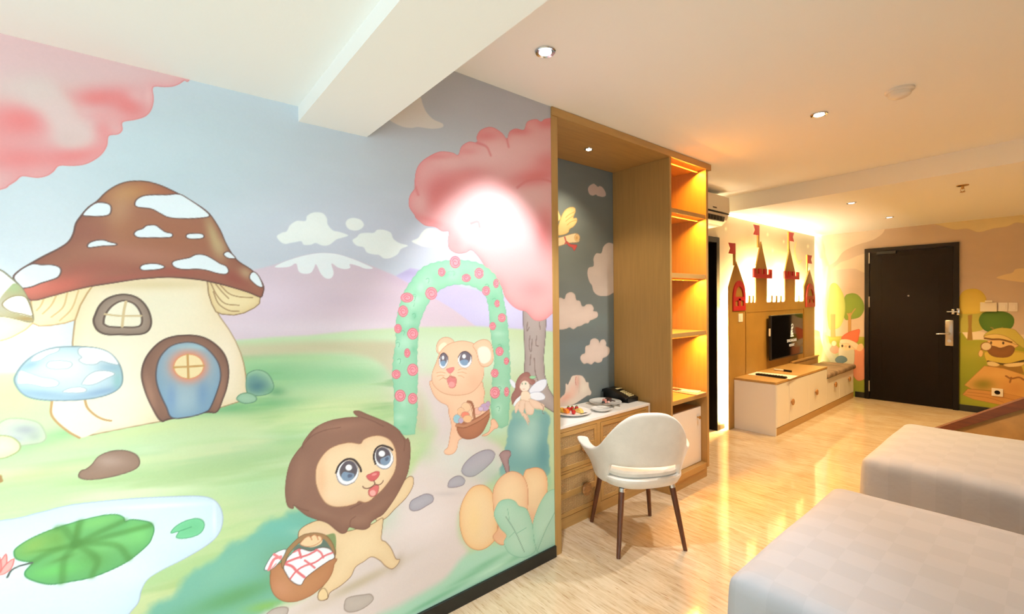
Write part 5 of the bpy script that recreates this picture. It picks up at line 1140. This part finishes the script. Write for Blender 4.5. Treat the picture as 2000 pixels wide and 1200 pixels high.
bed(1.64, 2.84, -.76, 'bed with white checked cover, the one nearer the camera')
bed(3.47, 4.68, -.78, 'bed with white checked cover, the farther one towards the entrance door')
# sloping oak and brown panel past the far bed
t = thing('slanted_headboard', 'low tan board with a sloping reddish brown top rail past the far bed', 'board', (.3, 5.0, 0))
xa, za_, xb, zb_ = -.72, .392, .55, 1.273
MB().prism([(xa, 0), (xb, 0), (xb, zb_-.085), (xa, za_-.03)], 1, 4.99, 5.05).build('board', M['tan'], t)
MB().prism([(xa-.02, za_-.055), (xb, zb_-.10), (xb, zb_), (xa-.02, za_)], 1, 4.965, 5.075).build('top_rail', M['redbrown'], t)
# small dark pouf tucked behind the far bed's foot
# ---------------------------------------------------------------- on the desk
zt = .7022
def plate(name, c, r, label, grp=None):
    t = thing(name, label, 'plate', (c[0], c[1], zt), grp)
    MB().lathe([(r*.55, 0), (r*.6, .004), (r*.8, .008), (r, .018), (r*1.0, .0205), (r*.97, .0205), (r*.78, .0115), (r*.58, .008), (0, .008)], (c[0], c[1], zt), 48).build('dish', M['china'], t, smooth=True)
    return t
C1, C2, C3 = (-2.30, 2.44), (-2.335, 2.875), (-2.205, 2.665)
plate('dinner_plate', C1, .145, 'white plate of fruit on the desk, nearest the mural edge', 'plates on the desk')
plate('dinner_plate', C2, .13, 'white plate with small cakes on the desk in front of the telephone', 'plates on the desk')
plate('side_plate', C3, .078, 'small white side plate with cutlery between the two larger plates')
zp = zt+.009
FR = (('melon_wedge', 'melon', 'pale yellow melon wedge at the left of the fruit plate', (236, 190, 70), (-.055, -.05)), ('orange_wedge', 'orange slice', 'orange fruit wedge on the fruit plate beside the yellow melon', (232, 128, 40), (-.02, -.045)), ('pineapple_chunk', 'pineapple', 'pale pineapple chunk at the front middle of the fruit plate', (240, 200, 110), (.045, .035)))
for nm, cat_, lb, cc, (dx, dy) in FR:
    P = [(.034*math.cos(a), .03*math.sin(a)) for a in np.linspace(0, math.pi, 9)]
    o = MB().prism([(C1[0]+dx+p[0], zp+p[1]+.001) for p in P], 1, C1[1]+dy-.014, C1[1]+dy+.014).build(nm, mat(nm, cc, .35, var=.1, vs=40), loc=(C1[0]+dx, C1[1]+dy, zp)); tag(o, lb, cat_)
SB = (('leftmost red strawberry at the back of the fruit plate', -.03, .0), ('red strawberry between two others on the fruit plate', -.02, .03), ('red strawberry on the right side of the fruit plate', -.005, .062), ('dark red strawberry at the front of the fruit plate below the orange wedge', .05, -.03))
mr = mat('strawberry_red', (190, 36, 30), .3, var=.15, vs=60)
for lb, dx, dy in SB:
    t = thing('strawberry', lb, 'strawberry', (C1[0]+dx, C1[1]+dy, zp), 'strawberries on the fruit plate')
    c = (C1[0]+dx, C1[1]+dy, zp)
    MB().lathe([(.004, 0), (.013, .004), (.016, .016), (.011, .03), (.003, .039)], c, 16).build('berry', mr, t, smooth=True)
    MB().lathe([(.002, .038), (.010, .034), (.004, .040)], c, 6).build('calyx', mat('leaf_green', (90, 130, 50), .5), t)
z2 = zt+.009
tag(MB().ball((C2[0]+.03, C2[1]-.06, z2+.013), .0135).build('blueberry', mat('blueberry', (50, 54, 60), .4), smooth=True, loc=(C2[0]+.03, C2[1]-.06, z2)), 'dark round berry at the left of the cakes', 'berry')
tag(MB().box(C2[0]-.004, C2[0]+.024, C2[1]-.035, C2[1]-.008, z2, z2+.032, .005).build('petit_four', mat('pink_cream', (222, 150, 140), .5), loc=(C2[0]+.01, C2[1]-.02, z2)), 'small pink cake beside the dark berry', 'cake')
tag(MB().box(C2[0]+.016, C2[0]+.036, C2[1]-.004, C2[1]+.016, z2, z2+.014, .004).build('marshmallow', mat('pale_pink_cream', (240, 206, 200), .5), loc=(C2[0]+.026, C2[1]+.006, z2)), 'pale pink sweet in front of the chocolate cake', 'sweet')
tag(MB().box(C2[0]-.02, C2[0]+.02, C2[1]+.022, C2[1]+.06, z2, z2+.03, .003).build('chocolate_cake', mat('chocolate', (70, 48, 40), .45, var=.2, vs=50), loc=(C2[0], C2[1]+.04, z2)), 'dark square chocolate cake on the plate by the telephone', 'cake')
tag(MB().tube([(C2[0]-.03, C2[1]+.085, z2+.004), (C2[0]+.035, C2[1]+.082, z2+.004)], .004).build('chocolate_stick', mat('chocolate', (70, 48, 40), .45), smooth=True, loc=(C2[0], C2[1]+.083, z2)), 'thin chocolate stick lying right of the cakes', 'chocolate')
sq = MB()
for k in range(9):
    a = .2*k; x = C1[0]+.095+.004*math.sin(k*2.6); y = C1[1]-.01+.0075*k; sq.tube([(x, y, zp+.006), (x+.008, y+.004, zp+.0062), (x-.003, y+.007, zp+.006)], .0012, 5)
o = sq.build('chocolate_writing', mat('dark_sauce', (56, 44, 44), .4), loc=(C1[0]+.095, C1[1]+.02, zp)); tag(o, 'thin line of dark sauce script on the rim of the fruit plate', 'sauce')
def cutlery(name, a, b, label, fork=False, knife=False):
    t = thing(name, label, 'cutlery', (a[0], a[1], zt)); d = Vector((b[0]-a[0], b[1]-a[1], 0)); L = d.length; d.normalize(); n = Vector((-d.y, d.x, 0)); z0 = zt+.024
    p = lambda s_, w, z: Vector((a[0], a[1], z0+z))+d*s_*L+n*w
    MB().tube([p(.42, 0, .006), p(.6, 0, .008), p(1, 0, 0)], [.003, .004, .006], 8).build('handle', M['steel'], t, smooth=True)
    h = MB()
    if fork:
        h.tube([p(.42, 0, .006), p(.3, 0, .004), p(.22, 0, .002)], [.003, .005, .009], 8)
        for w in (-.007, 0, .007): h.tube([p(.22, w, .002), p(.1, w, .002), p(0, w, .006)], [.002, .002, .001], 6)
    elif knife: h.prism([tuple(p(s_, w, .004).xy) for s_, w in ((.42, -.004), (.42, .004), (.05, .009), (0, 0), (.05, -.004))], 2, z0+.004, z0+.006)
    else: h.ball(p(.12, 0, .004), (.02, .014, .005))
    h.build('head', M['steel'], t, smooth=True)
cutlery('fork', (-2.36, 2.67), (-2.14, 2.74), 'steel fork resting on the side plate, left of the knife', fork=True)
cutlery('knife', (-2.36, 2.73), (-2.13, 2.80), 'steel knife resting on the side plate, right of the fork', knife=True)
cutlery('teaspoon', (-2.18, 2.14), (-2.15, 2.06), 'small teaspoon at the left end of the desk by the post')
# telephone
pc = Vector((-2.37, 3.055, zt))
t = thing('telephone', 'black desk telephone with a keypad, at the far end of the desk', 'telephone', (-2.36, 3.02, zt))
px0, px1, py0, py1 = -2.46, -2.245, 2.985, 3.150
x0_, x1_ = -2.465, -2.215
MB().prism([(x0_, zt), (x1_, zt), (x1_, zt+.035), (x0_+.06, zt+.082), (x0_, zt+.085)], 1, 3.015, 3.150).build('base', M['black'], t)
MB().prism([(x0_+.005, zt+.084), (x0_+.05, zt+.10), (x0_+.1, zt+.094), (x1_-.05, zt+.062), (x1_-.005, zt+.045), (x1_-.008, zt+.03), (x1_-.06, zt+.04), (x0_+.1, zt+.072), (x0_, zt+.062)], 1, 2.99, 3.045).build('handset', M['black'], t, smooth=True)
kp = MB()
def kz(x): return zt+.035+(x1_-x)/(x1_-x0_-.06)*.047
for i in range(5):
    for j in range(3):
        x = x1_-.03-i*.022; y = 3.066+j*.026; kp.box(x-.007, x+.007, y-.009, y+.009, kz(x)+.001, kz(x)+.009, .001)
kp.build('keypad', mat('cream_keys', (222, 206, 150), .5), t)
B('label_card', mat('cream_card', (226, 208, 160), .6), t, x0_+.07, x0_+.10, 3.06, 3.14, zt+.083, zt+.087)
# leaflets on the lowest shelf
t = thing('menu_tray', 'pale tray of papers on the lowest glowing shelf', 'tray', (-2.05, 3.62, .736))
B('tray', mat('pale_pink_tray', (226, 188, 160), .5), t, -2.22, A_X+.012, 3.54, 3.70, .737, .744, .002)
t2 = MB().obox((-2.03, 3.625, .7475), (.17, .11, .004), .25).build('leaflet', M['paper'], loc=(-2.03, 3.62, .745)); tag(t2, 'folded cream leaflet on the pale tray in the shelf bay', 'leaflet')
t3 = MB().obox((-2.13, 3.60, .7475), (.09, .06, .004), -.2).build('card', mat('brown_card', (120, 84, 60), .6), loc=(-2.13, 3.6, .745)); tag(t3, 'small dark brown card at the back of the pale tray', 'card')
